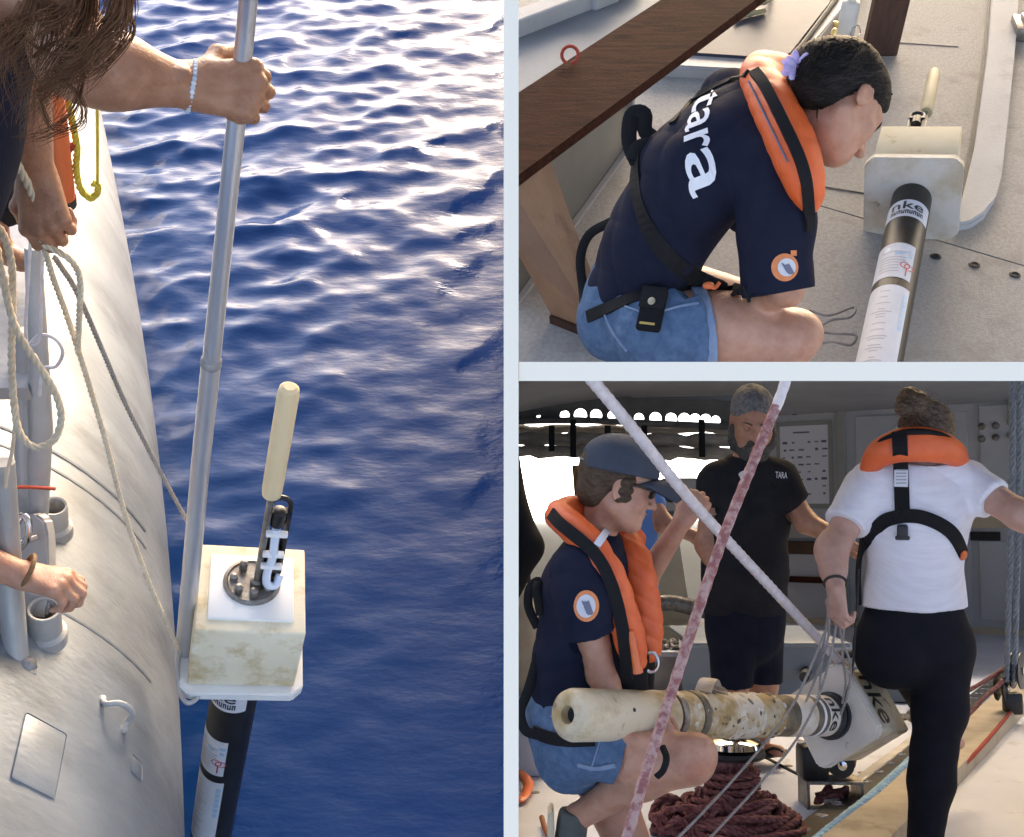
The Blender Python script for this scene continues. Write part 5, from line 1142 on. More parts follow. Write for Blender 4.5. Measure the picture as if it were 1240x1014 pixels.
hc4 = thing('hatch_coaming', 'open hatch with rounded white and black coaming behind the float head', 'hatch', GB(1040, 800))
pp_ = lambda e, h: [GB(a, b, h) for a, b in ((968 - e, 822 + e * .3), (975 - e, 806), (1000, 792 - e * .4), (1095, 786 - e * .4), (1112 + e, 800), (1120 + e, 832 + e * .3))]
for (e, h, r, m, nm) in ((0, .13, .05, 'deck_white', 'coaming_tube'), (-6, .20, .03, 'rubber', 'hatch_seal'), (5, .04, .05, 'deck_white', 'coaming_base')):
    mb = MB(); mb.tube(spline(pp_(e, h), 6), r, 10); mb.build(nm, M[m], hc4, smooth=True)
mb = MB(); mb.prism([GB(a, b, .10) for a, b in ((984, 830), (990, 806), (1090, 798), (1112, 832))], BZ * -.09); mb.build('hatch_well', M['box_grey'], hc4)
mb = MB(); mb.tube([GB(1058, 836), BW(1062, 6.4, .40)], .022, 10); mb.build('hatch_stay', M['alu'], hc4, smooth=True)
lb4 = thing('deck_locker', 'small pale locker at the left edge beside the bare foot', 'locker', GB(636, 930))
mb = MB(); mb.box(BW(628, 5.3, .16), (.24, .34, .32), MB4, .015); mb.build('locker_case', M['deck_white'], lb4, smooth=True)
mb = MB(); mb.box(BW(628, 5.3, .335), (.26, .36, .025), MB4, .006); mb.build('locker_lid', M['deck_white'], lb4, smooth=True)
rg = thing('orange_rag', 'crumpled orange strap end lying on the deck at left edge', 'strap', GB(630, 965)); mb = MB(); mb.tube(spline([GB(610, 930, .02), GB(628, 936, .05), GB(640, 950, .03), GB(632, 968, .02), GB(618, 972, .01)], 5), .022, 8, flat=.4); mb.build('strap_fold', M['orange_plastic'], rg, smooth=True)
rg2 = thing('brown_cord', 'short brown cord end standing up from the deck at lower left', 'cord', GB(660, 1020)); mb = MB(); mb.tube(spline([GB(656, 990, .03), GB(662, 1008, .02), GB(676, 1030, .0)], 5), .010, 8); mb.build('cord_end', mat('brown_cord', (.25, .08, .03)), rg2, smooth=True)

# ---- side deck hardware at the right
tA, tB = GB(985, 1014), GB(1240, 806); td = (tB - tA).normalized(); tn_ = td.cross(BZ).normalized()      # to the right of the track
def tl_(s, o, h): return tA + td * s + tn_ * o + BZ * h
Mt = Matrix((td, -tn_, BZ)).transposed()
tk = thing('genoa_track', 'black pierced metal track along the deck edge beside the leg', 'track', tl_(1, 0, 0))
mb = MB(); mb.box(tl_(1.7, .0, .016), (7, .13, .032), Mt, .006); mb.build('track_bar', mat('track_black', (.03, .03, .032), (.05, .05, .05), 20, .35, .3), tk)
for i in range(24):
    mb = MB(); mb.lathe(tl_(-.45 + i * .21, -.02, .0325), BZ, [(0, .026), (.003, .025), (.0035, .016), (.001, .015), (.001, .002)], 12); mb.build('track_plug', M['steel'], tk, smooth=True)
mb = MB(); mb.box(tl_(1.15, -.055, .02), (1.5, .05, .034), Mt, .008); mb.build('track_strip', M['alu'], tk)
tr_ = thing('toe_rail', 'beige timber toe rail edging the white deck at lower right', 'toe rail', tl_(1, .24, 0))
mb = MB(); mb.box(tl_(1.7, .19, -.03), (7.4, .21, .20), Mt, .02); mb.build('rail_timber', mat('timber_beige', (.42, .36, .27), (.35, .29, .21), 6, .75, 0, .002, 60, c3=(.27, .22, .16), s3=3), tr_, smooth=True)
sdk = thing('coachroof', 'white sunlit coaming slab at the lower right corner', 'deck slab', tl_(1, .9, -.1))
mb = MB(); mb.box(tl_(1.7, .96, -.09), (8, 1.30, .20), Mt, .03); mb.build('slab', M['deck_white'], sdk, smooth=True)
rope_obj('rope', 'pale blue rope lying along the black track at deck edge', 'rope', [], .018, 'rope_blue') if False else None
def rope3(name, label, cat, pts, r, m, group=None, laid=True, step=None, n=5):
    pth = resample(spline(pts, n), step or max(r * 1.2, .006)); mb = MB()
    if laid: rope_into(mb, pth, r, 3, 7, 5)
    else: mb.tube(pth, [r * (1 + .05 * math.sin(i * 1.9) + .03 * math.sin(i * 4.1)) for i in range(len(pth))], 10)
    o = mb.build(name, M[m], None, smooth=True, angle=80); tag(o, label, cat, group); return o
rope3('rope', 'pale blue rope lying along the black track at deck edge', 'rope', [tl_(s, .085 + .012 * math.sin(s * 3), .055 + .01 * math.sin(s * 2.2)) for s in np.linspace(-.5, 3.2, 16)], .021, 'rope_blue', 'deck edge ropes')
rope3('rope', 'thin red line slanting over the beige toe rail from the pulley', 'rope', [P(1228, 858, 6.4), P(1185, 908, 5.3), P(1140, 955, 4.75), P(1085, 1014, 4.2), P(1060, 1040, 4.0)], .010, 'rope_red', 'deck edge ropes')
rope3('rope', 'maroon line running from the clutch block to the pulley at right', 'rope', [P(985, 914, 4.7), P(1030, 898, 4.95), P(1100, 868, 5.4), P(1170, 838, 5.9), P(1232, 800, 6.6)], .012, 'rope_maroon', 'deck edge ropes')
rope3('rope', 'second maroon line behind the standing leg toward the pulley', 'rope', [P(1130, 900, 5.2), P(1170, 868, 5.6), P(1200, 838, 6.0), P(1230, 812, 6.5)], .012, 'rope_maroon', 'deck edge ropes')
rope3('rope', 'bent bight of maroon rope standing on top of the clutch block', 'rope', [P(985, 914, 4.62), P(1000, 908, 4.6), P(1018, 906, 4.58), P(1032, 918, 4.55), P(1030, 932, 4.55), P(1014, 936, 4.55)], .014, 'rope_maroon', 'deck edge ropes')
# winch with its pile of rope
wc = GB(887, 1006); wi = thing('winch', 'chrome topped black winch standing in a pile of maroon rope', 'winch', wc)
mb = MB(); mb.lathe(wc, BZ, [(0, .13), (.05, .13), (.06, .085), (.20, .078), (.24, .09), (.262, .112)], 36); mb.build('drum', M['chrome'], wi, smooth=True)
mb = MB(); mb.lathe(wc + BZ * .263, BZ, [(0, .118), (.012, .124), (.024, .120), (.026, .10)], 36); mb.build('jaw_ring', M['black_plastic'], wi, smooth=True)
mb = MB(); mb.lathe(wc + BZ * .290, BZ, [(0, .104), (.010, .116), (.030, .110), (.046, .078), (.047, .06)], 36); mb.build('top_dome', M['chrome'], wi, smooth=True)
mb = MB(); mb.lathe(wc + BZ * .336, BZ, [(0, .074), (.006, .072), (.007, .026), (.003, .024), (.003, .002)], 24); mb.build('handle_socket', M['black_plastic'], wi, smooth=True)
mb = MB(); mb.lathe(wc + BZ * .338, BZ, [(0, .030), (.006, .028), (.006, .016), (0, .016)], 20); mb.build('socket_ring', M['chrome'], wi, smooth=True)
rs = random.Random(12); pts = []
for i in range(200):
    a = i * .47 + .3 * math.sin(i * .61); lay = i / 200; rr = .12 + .13 * (1 - lay) * rs.uniform(.6, 1.1) + .03 * math.sin(i * .37); h = .015 + .13 * lay * rs.uniform(.5, 1.1) + rs.uniform(-.012, .012)
    pts.append(wc + BX * (rr * math.cos(a) * 1.05) + BY * (rr * math.sin(a)) + BZ * max(.014, h))
rope3('rope', 'pile of maroon rope coiled round the chrome winch', 'rope', pts, .0135, 'rope_maroon', None, n=3, step=.012)
pts = [wc + BX * math.cos(a) * .092 + BY * math.sin(a) * .092 + BZ * (.075 + a / 6.283 * .028) for a in np.linspace(0, 6.283 * 5, 90)]
rope3('rope', 'turns of maroon rope wound on the drum under the winch top', 'rope', pts, .0135, 'rope_maroon', None, n=2, step=.012)
pts = []
for i in range(90):
    a = i * .5; rr = .07 + .05 * rs.random(); pts.append(GB(836, 1010) + BX * rr * math.cos(a) * 1.2 + BY * rr * math.sin(a) + BZ * (.015 + .10 * rs.random()))
rope3('rope', 'looser heap of maroon rope on the deck left of the winch', 'rope', pts, .013, 'rope_maroon', None, n=3, step=.012)
# clutch block
cb = thing('rope_clutch', 'dark metal rope clutch in a steel bracket right of the winch', 'rope clutch', GB(1000, 988)); c0 = GB(1000, 975)
mb = MB(); mb.box(c0 + BX * .02 + BZ * .10, (.22, .15, .012), MB4 @ Matrix.Rotation(.0, 4, 'Z'), .003); mb.box(c0 + BX * .125 + BZ * .05, (.012, .15, .11), MB4, .003); mb.box(c0 - BX * .085 + BZ * .05, (.012, .15, .11), MB4, .003)
mb.build('bracket', M['steel_dull'], cb)
mb = MB(); mb.box(c0 - BX * .05 + BZ * .17, (.11, .12, .14), MB4, .02); mb.lathe(c0 + BX * .05 + BZ * .165 - BY * .06, BY, [(0, .05), (.12, .05)], 20); mb.box(c0 + BX * .01 + BZ * .245, (.16, .06, .03), MB4 @ Matrix.Rotation(.25, 4, 'Y'), .01); mb.build('clutch_body', M['black_plastic'], cb, smooth=True)
mb = MB(); mb.lathe(c0 + BX * .05 + BZ * .165 - BY * .064, -BY, [(0, .02), (.006, .018), (.008, .004)], 14); mb.build('clutch_axle', M['chrome'], cb, smooth=True)
mb = MB(); mb.tube(spline([c0 + BX * (-.06 + .14 * rs.random()) + BY * (-.06 + .1 * rs.random()) + BZ * (.01 + .07 * rs.random()) for _ in range(14)], 4), .012, 8); mb.build('clutch_rope', M['rope_maroon'], cb, smooth=True)
# pulleys and falls at the right edge
pu = thing('pulley_block', 'black double pulley block at the foot of the blue falls', 'pulley', GB(1225, 880)); c = P(1214, 832, 6.3)
for (px, py, r) in ((1213, 832, .075), (1232, 812, .10)):
    q = P(px, py, 6.3); M_ax = (BX * .8 - BY * .6).normalized()
    for k in (-1, 1):
        mb = MB(); mb.lathe(q + M_ax * (.022 * k - .006), M_ax, [(0, r * .95), (.004, r), (.010, r), (.012, r * .8)], 24); mb.build('cheek', M['black_plastic'], pu, smooth=True)
    mb = MB(); mb.lathe(q - M_ax * .016, M_ax, [(0, r * .78), (.010, r * .62), (.022, r * .62), (.032, r * .78)], 20); mb.build('sheave', M['steel_dull'], pu, smooth=True)
    mb = MB(); mb.lathe(q - M_ax * .036, M_ax, [(0, r * .25), (.072, r * .25)], 14); mb.build('axle_pin', M['steel'], pu, smooth=True)
mb = MB(); mb.box(P(1226, 852, 6.3), (.10, .06, .12), MB4, .015); mb.build('becket', M['black_plastic'], pu, smooth=True)
for px, lb in ((1223, 'left of two blue-grey rope falls down to the pulley block'), (1232, 'right of two blue-grey rope falls down to the pulley block')):
    rope3('rope', lb, 'rope', [P(px + 3, 440, 6.0), P(px + 1, 640, 6.1), P(px - 4, 825, 6.25)], .016, 'rope_blue_grey', 'rope falls')

# ---- the fouled float being carried
e0, e1 = P(696, 866, 3.00), P(1006, 867, 3.84); zf = (e1 - e0).normalized(); v_ = (BZ - zf * BZ.dot(zf)).normalized(); u_ = v_.cross(zf); ro = rad(38)
nn_ = (CAM - e0); nn_ = (nn_ - zf * nn_.dot(zf)).normalized(); yf = -nn_; xf = yf.cross(zf); cr_, sr_ = math.cos(rad(-20)), math.sin(rad(-20)); xf, yf = xf * cr_ + yf * sr_, yf * cr_ - xf * sr_
fl3 = float_root('fouled profiling float carried level by the crouching woman in cap', xf, yf, zf, e1); LT = (e1 - e0).length
_sv = CLIP[:]; CLIP[:] = []
def lsl(name, z0, z1, r, m, prof=None, par=None, n=48):
    mb = MB(); mb.lathe((0, 0, z0), (0, 0, 1), prof or [(0, r - .002), (.002, r), (z1 - z0 - .002, r), (z1 - z0, r - .002)], n); return mb.build(name, M[m], par or fl3, smooth=True)
lsl('hull_tube', -LT + .02, 0, .064, 'fouled_black')
lsl('end_cap', -LT - .03, 0, .071, 'fouled_cap', [(.03, .001), (.03, .022), (.002, .024), (0, .030), (.003, .056), (.010, .064), (.024, .0685), (.36, .0685), (.365, .066), (.372, .066), (.378, .0685), (.395, .0685), (.40, .066)])
lsl('end_plug', -LT - .004, 0, .02, 'rubber', [(0, .021), (.004, .021), (.004, .010), (0, .010)])
for dx in (.16, .30):
    a = .15; mb = MB(); mb.lathe((.0685 * math.sin(a), -.0685 * math.cos(a), -LT + dx), (math.sin(a), -math.cos(a), 0), [(0, .006), (.001, .0055), (.0012, .001)], 10); mb.build('screw', M['rubber'], fl3)
lsl('clamp_ring', -LT + .375, -LT + .40, .0700, 'steel_dull'); lsl('sleeve', -LT + .40, -LT + .47, .0678, 'fouled')
lsl('clamp_ring', -LT + .47, -LT + .50, .0705, 'fouled_black')
lsl('fouled_label', -LT + .505, -.36, .0670, 'fouled'); lsl('fouled_wrap', -LT + .64, -.47, .0676, 'fouled_white')
lsl('data_label', -.275, -.175, .0655, 'fouled_white'); lsl('maker_label', -.105, -.045, .0660, 'hdpe_pale')
lsl('neck_ring', -.035, -.001, .078, 'black_plastic', [(0, .066), (.004, .074), (.012, .074), (.014, .068), (.020, .068), (.022, .078), (.033, .078)])
lsl('label_edge', -.140, -.128, .0665, 'print_white')
v2, f2, wd = text_polys('nke', True); mb = MB(); R = .0675; ph = .25; k = .052
vs = [mb.bm.verts.new((R * math.sin(ph + (wd / 2 - a) * k * -1.15 / R), -R * math.cos(ph + (wd / 2 - a) * k * -1.15 / R), -.100 + b * k)) for a, b in v2]
for q in f2:
    try: mb.bm.faces.new([vs[i] for i in q])
    except ValueError: pass
mb.build('lettering', M['print_black'], fl3)
rs = random.Random(21)                                       # shells, weed and torn tape on the hull
for i in range(120):
    a, z = rs.uniform(-1.7, 1.9), rs.uniform(-LT + .42, -.36); s = rs.uniform(.003, .009); mb = MB(); n_ = Vector((math.sin(a), -math.cos(a), 0)); M3 = Matrix((n_, Vector((0, 0, 1)).cross(n_), Vector((0, 0, 1)))).transposed() @ Matrix.Rotation(rs.uniform(0, 3), 3, 'X')
    mb.sphere(n_ * .0672 + Vector((0, 0, z)), (s * .5, s, s * rs.uniform(.7, 2)), M3, 8); mb.build('fouling_crust', M[rs.choice(('fouled_black', 'fouled', 'fouled_white', 'fouled'))], fl3, smooth=True)
mb = MB(); tp = []
for i, (a, z, o_) in enumerate(((.0, -.70, 0), (.2, -.66, .03), (.1, -.62, .055), (.35, -.60, .035), (.5, -.58, .004))): tp.append(Vector(((.069 + o_) * math.sin(a + .9 + 1.9 * 0), -(.069 + o_) * math.cos(a + .9), z)))
lift = Vector((0, 0, 0)); nz_ = fl3.matrix_world.inverted().to_3x3() @ BZ; nz_.z = 0; nz_.normalize(); tz = Vector((0, 0, 1)).cross(nz_)
tp = [nz_ * (.068 + o_) + tz * t_ + Vector((0, 0, z)) for (z, o_, t_) in ((-.72, .000, .01), (-.69, .028, .0), (-.66, .036, -.01), (-.63, .018, -.02), (-.60, .012, -.03), (-.57, .002, -.035))]
mb.tube(spline(tp, 5), .026, 8, flat=.12, up=nz_); mb.build('torn_tape', M['fouled_white'], fl3, smooth=True)
a, c_ = .134, .024; cr_, sr_ = math.cos(ro), math.sin(ro)
oc = [(-a + c_, -a), (a - c_, -a), (a, -a + c_), (a, a - c_), (a - c_, a), (-a + c_, a), (-a, a - c_), (-a, -a + c_)]
RZ = Matrix.Rotation(rad(-8), 3, 'Z')
mb = MB(); mb.prism([RZ @ Vector((x, y, 0)) for x, y in oc], (0, 0, .034)); bmesh.ops.bevel(mb.bm, geom=mb.bm.edges[:], offset=.006, segments=2, affect='EDGES'); mb.build('collar_plate', M['hdpe_pale'], fl3, smooth=True)
mb = MB(); mb.box((0, 0, .0362 + .105), (.225, .225, .21), RZ.to_4x4(), .012, 3); fbk = mb.build('foam_block', M['foam_dirty'], fl3, smooth=True)
for sgn in (0,):
    v2, f2, wd = text_polys('nke', True); mb = MB(); k = .088
    bestn = max((RZ @ Vector(d) for d in ((1, 0, 0), (-1, 0, 0), (0, 1, 0), (0, -1, 0))), key=lambda d: (fl3.matrix_world.to_3x3() @ d).dot((CAM - e1).normalized() * .6 + BZ * .7)); e_ = Vector((0, 0, 1)).cross(bestn)
    s_ = -1
    vs = [mb.bm.verts.new(bestn * .1143 + e_ * (s_ * (a_ - wd / 2) * k * -1) + Vector((0, 0, .085 + b_ * k))) for a_, b_ in v2]
    for q in f2:
        try: mb.bm.faces.new([vs[i] for i in q])
        except ValueError: pass
    mb.build('lettering', M['print_black'], fbk)
mb = MB(); mb.tube([(.0, 0, .23), (0, 0, .56)], .009, 10); mb.build('antenna_mast', M['steel_dull'], fl3, smooth=True)
mb = MB(); mb.lathe((0, 0, .55), (0, 0, 1), [(0, .015), (.004, .023), (.3, .023), (.31, .014)], 18); mb.build('antenna', M['cream_old'], fl3, smooth=True)
mb = MB(); mb.box((.04, .02, .30), (.05, .03, .16), None, .006); mb.build('sensor_guard', M['black_plastic'], fl3, smooth=True)
CLIP[:] = _sv

# ---- lines in the air
rope3('rope', 'thick fuzzy white rope running from upper left down to the float head', 'rope', [P(700, 440, 2.7), P(770, 524, 2.95), P(838, 608, 3.2), P(945, 724, 3.6), P(1040, 826, 3.98), P(1048, 836, 4.0)], .0155, 'rope_white', None, step=.01, laid=False)
rope3('rope', 'maroon flecked rope slanting across in front of the man', 'rope', [P(940, 492, 2.18), P(912, 560, 2.15), P(868, 672, 2.1), P(812, 842, 2.05), P(778, 950, 2.0), P(752, 1040, 1.97)], .0098, 'rope_maroon_pale', None, step=.01, laid=False)
rope3('rope_whipping', 'pale whipped upper end of the maroon flecked rope', 'rope end', [P(956, 440, 2.2), P(950, 466, 2.19), P(939, 496, 2.179)], .0105, 'rope_white', None, step=.01, laid=False)
gr_ = 'thin grey lines hanging from her hand'
for i, (pts, lb) in enumerate((
    ([(1010, 716, 3.62), (1006, 745, 3.62), (985, 800, 3.6), (955, 862, 3.5), (905, 925, 3.3), (850, 985, 3.1), (796, 1040, 2.95)], 'thin grey line from her hand down to the lower edge, left'),
    ([(1014, 716, 3.62), (1012, 760, 3.62), (996, 830, 3.6), (965, 895, 3.45), (915, 955, 3.3), (836, 1040, 3.05)], 'thin grey line from her hand down to the lower edge, right'),
    ([(1008, 714, 3.6), (1000, 760, 3.66), (994, 810, 3.7), (992, 848, 3.72)], 'short grey line from her hand ending at the float neck'),
    ([(1016, 712, 3.62), (1022, 750, 3.66), (1020, 790, 3.72), (1024, 826, 3.76), (1020, 852, 3.78)], 'grey line loop from her hand over the collar plate'),
    ([(1004, 716, 3.6), (1003, 770, 3.62), (988, 820, 3.64), (976, 850, 3.66)], 'grey line from her hand touching the dirty hull'),
    ([(1018, 710, 3.62), (1016, 738, 3.62), (1018, 770, 3.64), (1030, 806, 3.68), (1026, 842, 3.72), (1018, 866, 3.74)], 'grey line swinging right of the hand before the plate'))):
    rope3('line', lb, 'line', [P(*q) for q in pts], .0048, 'rope_grey', gr_, step=.012)
rope3('cord', 'single dark cord dropping past her hip to the float', 'cord', [P(1040, 690, 3.7), P(1036, 760, 3.72), P(1032, 812, 3.76), P(1022, 850, 3.8)], .0035, 'rubber', None, laid=False)

# ================================================================ people of the lower right scene
# ---- crouching woman in a cap
def PC(x, y, d): return P(x, y, d + .24)
pw2 = thing('person', 'crouching woman in navy cap and orange life jacket supporting the float', 'person', GB(730, 1090))
f_ = (VR * .93 - VU * .30 + VF * .10).normalized(); u_ = (VR * .28 + VU * .95 + VF * .0).normalized(); u_ = (u_ - f_ * u_.dot(f_)).normalized(); c_h = PC(747, 585, 3.02)
NBk = PC(722, 648, 3.08)
tor = [PC(690, 868, 3.06), PC(696, 795, 3.06), PC(710, 712, 3.07), NBk]; spn = (tor[3] - tor[0]).normalized(); aco = (VF * .97 + VR * .2); aco = (aco - spn * aco.dot(spn)).normalized(); frn = spn.cross(aco).normalized(); FL2 = (frn, 1.2)
shN, shF = PC(700, 690, 2.90), PC(748, 668, 3.24)
def torso2(S, e):
    S.chain(tor, [.138 + e, .126 + e, .142 + e, .060 + e], .05, FL2); S.cap(shN, shF, .062 + e, .058 + e, .06)
S = SDF(); torso2(S, -.012)
elN, wrN = PC(730, 818, 2.92), PC(760, 899, 2.84)
S.chain([shN, elN], [.050, .040], .03); S.chain([elN, wrN], [.041, .027], .02)
hand(S, wrN, VR * .95 - VU * .12 + VF * .22, VU * .75 + VF * .5, False, [(28, 40, 25), (30, 42, 25), (32, 42, 25), (35, 42, 25)], L=.178, k=.006, fat=1.08)
elF, wrF = PC(778, 706, 3.34), PC(826, 632, 3.24)
S.chain([shF, elF, wrF], [.050, .041, .027], .025)
hand(S, wrF, VR * .55 + VU * .80 + VF * .05, VF * .7 + VR * .5, True, [(70, 85, 50)] * 4, L=.17, k=.005, fat=1.1)
hipN, knN, anN = PC(706, 894, 2.97), PC(836, 920, 2.84), PC(698, 990, 3.06)
S.chain([hipN, PC(770, 914, 2.9), knN], [.090, .074, .058], .03); S.cap(knN, PC(844, 912, 2.83), .054, .046, .03); S.ell(PC(850, 908, 2.81), (.03, .03, .034), k=.03); S.cap(knN, PC(778, 940, 2.92), .060, .062, .03); S.cap(PC(778, 940, 2.92), anN, .060, .036, .03)
S.chain([PC(712, 905, 3.20), PC(772, 1048, 3.16)], [.088, .062], .03); S.chain([PC(772, 1048, 3.16), PC(690, 1085, 3.3)], [.058, .036], .03)
S.cap(anN, PC(688, 1032, 3.06), .034, .03, .02)
S.cap(NBk - spn * .03, c_h - u_ * .04 - f_ * .02, .054, .052, .03)
T = head(S, c_h, f_, u_, 1.04, jaw=.95)
body(S, 'body', M['skin'], pw2, .0045, key='w2_body')
face_bits(T, 1.04, f_.cross(u_), f_, u_, pw2, M['lip'], M['brow'], M['eye'])
S = SDF(); torso2(S, .006); S.chain([shN, PC(706, 725, 2.87), PC(713, 775, 2.85)], [.070, .072, .072], .04); S.cap(shF, PC(765, 690, 3.3), .066, .064, .03)
S.cut(PC(714, 768, 2.85), elN - shN, .093); S.cut(PC(768, 696, 3.3), elF - shF, .1); S.cut(PC(690, 868, 3.06), -spn, .4); S.cut(NBk + spn * .03, spn, .15)
body(S, 'shirt', M['navy'], pw2, .006, rip=(.0035, 12, 5), key='w2_shirt', fold=[(spn + frn * .5, 40, .0035)])
S = SDF(); S.cap(tor[0], PC(694, 902, 3.06), .150, .135, .05, FL2); S.cap(hipN, PC(760, 906, 2.9), .112, .100, .04); S.cap(PC(712, 905, 3.2), PC(735, 955, 3.19), .106, .1, .04); S.cut(PC(750, 906, 2.93), VR - VU * .25, .3); S.cut(PC(735, 945, 3.19), -VU + VR * .3, .14)
body(S, 'shorts', M['denim'], pw2, .006, rip=(.004, 18, 4), key='w2_shorts', fold=[(VR + VU * .5, 60, .003)])
X_, Y_, Z_ = f_.cross(u_), f_, u_; q_ = 1.04
hc2 = lambda x, y, z: c_h + (X_ * x + Y_ * y + Z_ * z) * q_
S = SDF(); S.ell(hc2(0, -.016, .032), (.083, .104, .080), X_, Y_, Z_); S.ell(hc2(0, -.055, -.03), (.066, .05, .058), X_, Y_, Z_, .03)
for i in range(10): S.ell(hc2(.076 + .006 * math.sin(i * 2), .012 + .012 * math.cos(i * 1.7), .018 - .009 * i * .7), (.010, .012, .010), X_, Y_, Z_, .006)
for i in range(10): S.ell(hc2(-.076 - .006 * math.sin(i * 2), .012 + .012 * math.cos(i * 1.7), .018 - .009 * i * .7), (.010, .012, .010), X_, Y_, Z_, .006)
S.cut(hc2(0, .055, .0), f_, .2)
body(S, 'hair', M['hair_mid'], pw2, .0045, rip=(.0025, 70, 3))
S = SDF(); S.ell(hc2(0, -.006, .040), (.092, .116, .098), X_, Y_, Z_); S.cut(hc2(0, 0, .030), -u_ + f_ * .12); S.ell(hc2(0, -.135, .030), (.045, .04, .038), X_, Y_, Z_, .008, sub=True)
cp = body(S, 'cap', M['cap_navy'], pw2, .0045, rip=(.0012, 30, 4), key='w2_cap')
mb = MB(); nb = 14; rows = []
for j, (y0, dz, hw) in enumerate(((.085, .040, .074), (.12, .046, .076), (.158, .040, .068), (.188, .028, .042))):
    rows.append([(hc2(hw * math.sin(t), y0 - .055 * (1 - math.cos(t)) * (1 if j < 3 else .5) - .0 * j, dz - .030 * (1 - math.cos(t)))) for t in np.linspace(-1.45, 1.45, nb)])
for th in (0, 1):
    R_ = [[mb.bm.verts.new(p - Z_ * (.005 * th)) for p in r] for r in rows]
    for a, b in zip(R_, R_[1:]):
        for k in range(nb - 1): mb.bm.faces.new((a[k], a[k + 1], b[k + 1], b[k]))
    if th == 0: R0 = R_
    else:
        for k in range(nb - 1): mb.bm.faces.new((R0[-1][k], R0[-1][k + 1], R_[-1][k + 1], R_[-1][k]))
        for q in (0, nb - 1):
            for a in range(3): mb.bm.faces.new((R0[a][q], R0[a + 1][q], R_[a + 1][q], R_[a][q]))
mb.build('visor', M['cap_navy'], cp, smooth=True)
mb = MB(); mb.sphere(hc2(0, -.006, .139), (.007, .007, .004)); mb.build('cap_button', M['cap_navy'], cp, smooth=True)
mb = MB(); mb.tube(spline([hc2(.05 * math.sin(t), -.100 - .014 * math.cos(t), .034) for t in np.linspace(-.55, .55, 7)], 4), .009, 8, flat=.3, up=u_); mb.build('cap_strap', M['box_grey'], cp, smooth=True)
for sx in (-1, 1):
    mb = MB(); mb.sphere(hc2(sx * .032, .094, .004), (.027, .010, .019), Matrix((X_, Y_, Z_)).transposed(), 14); mb.tube([hc2(sx * .055, .088, .010), hc2(sx * .078, .045, .012), hc2(sx * .080, .0, .004)], .0045, 8); mb.build('sunglass_lens', M['black_plastic'], pw2, smooth=True)
# life jacket
S = SDF(); lobes(S, [PC(770, 655, 3.24), PC(735, 628, 3.16), PC(700, 618, 3.08), PC(678, 624, 3.0), PC(690, 636, 2.92), PC(718, 664, 2.87), PC(744, 712, 2.86), PC(760, 762, 2.87), PC(768, 800, 2.88)], [.030, .034, .036, .038, .037, .037, .038, .040, .034], .015, (VF, 1.2))
lobes(S, [PC(750, 650, 3.2), PC(766, 672, 3.08), PC(778, 720, 3.02), PC(784, 785, 3.02)], [.036, .042, .043, .040], .015, (VF, 1.2))
body(S, 'life_jacket', M['orange_jacket'], pw2, .005, rip=(.004, 24, 3), key='w2_jk', fold=[(VU + VR * .6, 80, .004)])
def st2(pix, w, name='harness_strap', m='webbing', keys=('w2_jk', 'w2_shirt', 'w2_shorts'), off=.003, th=.004):
    mb = MB(); strap(mb, list(keys), pix, w, th, off=off); return mb.build(name, M[m], pw2)
st2([(668, 622), (678, 634), (698, 650), (722, 672), (740, 706), (752, 750), (758, 792), (760, 822)], .034, 'jacket_edge')
st2([(722, 662), (728, 652), (734, 644)], .020, 'reflective_patch', 'badge_grey', off=.005)
mb = MB(); S = SDF(); S.chain([PC(742, 745, 2.97), PC(756, 800, 2.97), PC(768, 838, 2.98)], [.07, .075, .05], .03, FL2); body(S, 'jacket_lining', M['black_cloth'], pw2, .007, rip=(.003, 20, 2), key='w2_lin')
mb = MB(); mb.tube(spline([PC(651, 760, 3.05), PC(640, 735, 3.04), PC(642, 712, 3.02), PC(652, 704, 3.02), PC(650, 716, 3.0), PC(655, 745, 3.0)], 5), .013, 8, flat=.35, up=VF); mb.build('back_loop', M['webbing'], pw2, smooth=True)
mb = MB(); mb.tube(spline([PC(652, 792, 3.0), PC(640, 835, 2.98), PC(630, 862, 2.97), PC(636, 884, 2.96), PC(650, 890, 2.95)], 5), .014, 8, flat=.35, up=VF); mb.build('crotch_strap', M['webbing'], pw2, smooth=True)
st2([(648, 886), (664, 893), (690, 897), (720, 896)], .034, 'waist_strap')
mb = MB(); mb.tube(spline([PC(764, 765, 2.83), PC(770, 800, 2.82), PC(773, 815, 2.82)], 4), [.008, .010, .014], 8); mb.build('pull_toggle', M['orange_plastic'], pw2, smooth=True)
q = [PC(788 + 9 * math.cos(t), 802 + 12 * math.sin(t), 2.95) for t in np.linspace(0, 2 * math.pi, 20)]; mb = MB(); mb.tube(q, .005, 8); mb.build('buckle_ring', M['steel'], pw2, smooth=True)
v2, f2 = disc2(22, (0, .3, .6, 1.0))
mb = MB(); decal(mb, 'w2_shirt', v2, f2, lambda a, b: (710 + a * 15, 734 + b * 19), .003); bd = mb.build('sleeve_badge', M['badge_orange'], pw2)
mb = MB(); decal(mb, 'w2_shirt', v2, f2, lambda a, b: (709.5 + a * 11, 734 + b * 14), .0045); mb.build('badge_centre', M['badge_grey'], bd)
mb = MB(); decal(mb, 'w2_shirt', v2, f2, lambda a, b: (711 + a * 6 + b * 3 + 2 * math.sin(5 * a), 735 + b * 8 + 2 * math.cos(4 * a)), .006); mb.build('badge_emblem', M['badge_dark'], bd)
mb = MB(); mb.tube(spline([PC(802, 904, 2.78), PC(807, 918, 2.74), PC(803, 933, 2.74), PC(795, 941, 2.75)], 5), .009, 8, flat=.5, up=VF); mb.build('hanging_strap', M['webbing'], pw2, smooth=True)
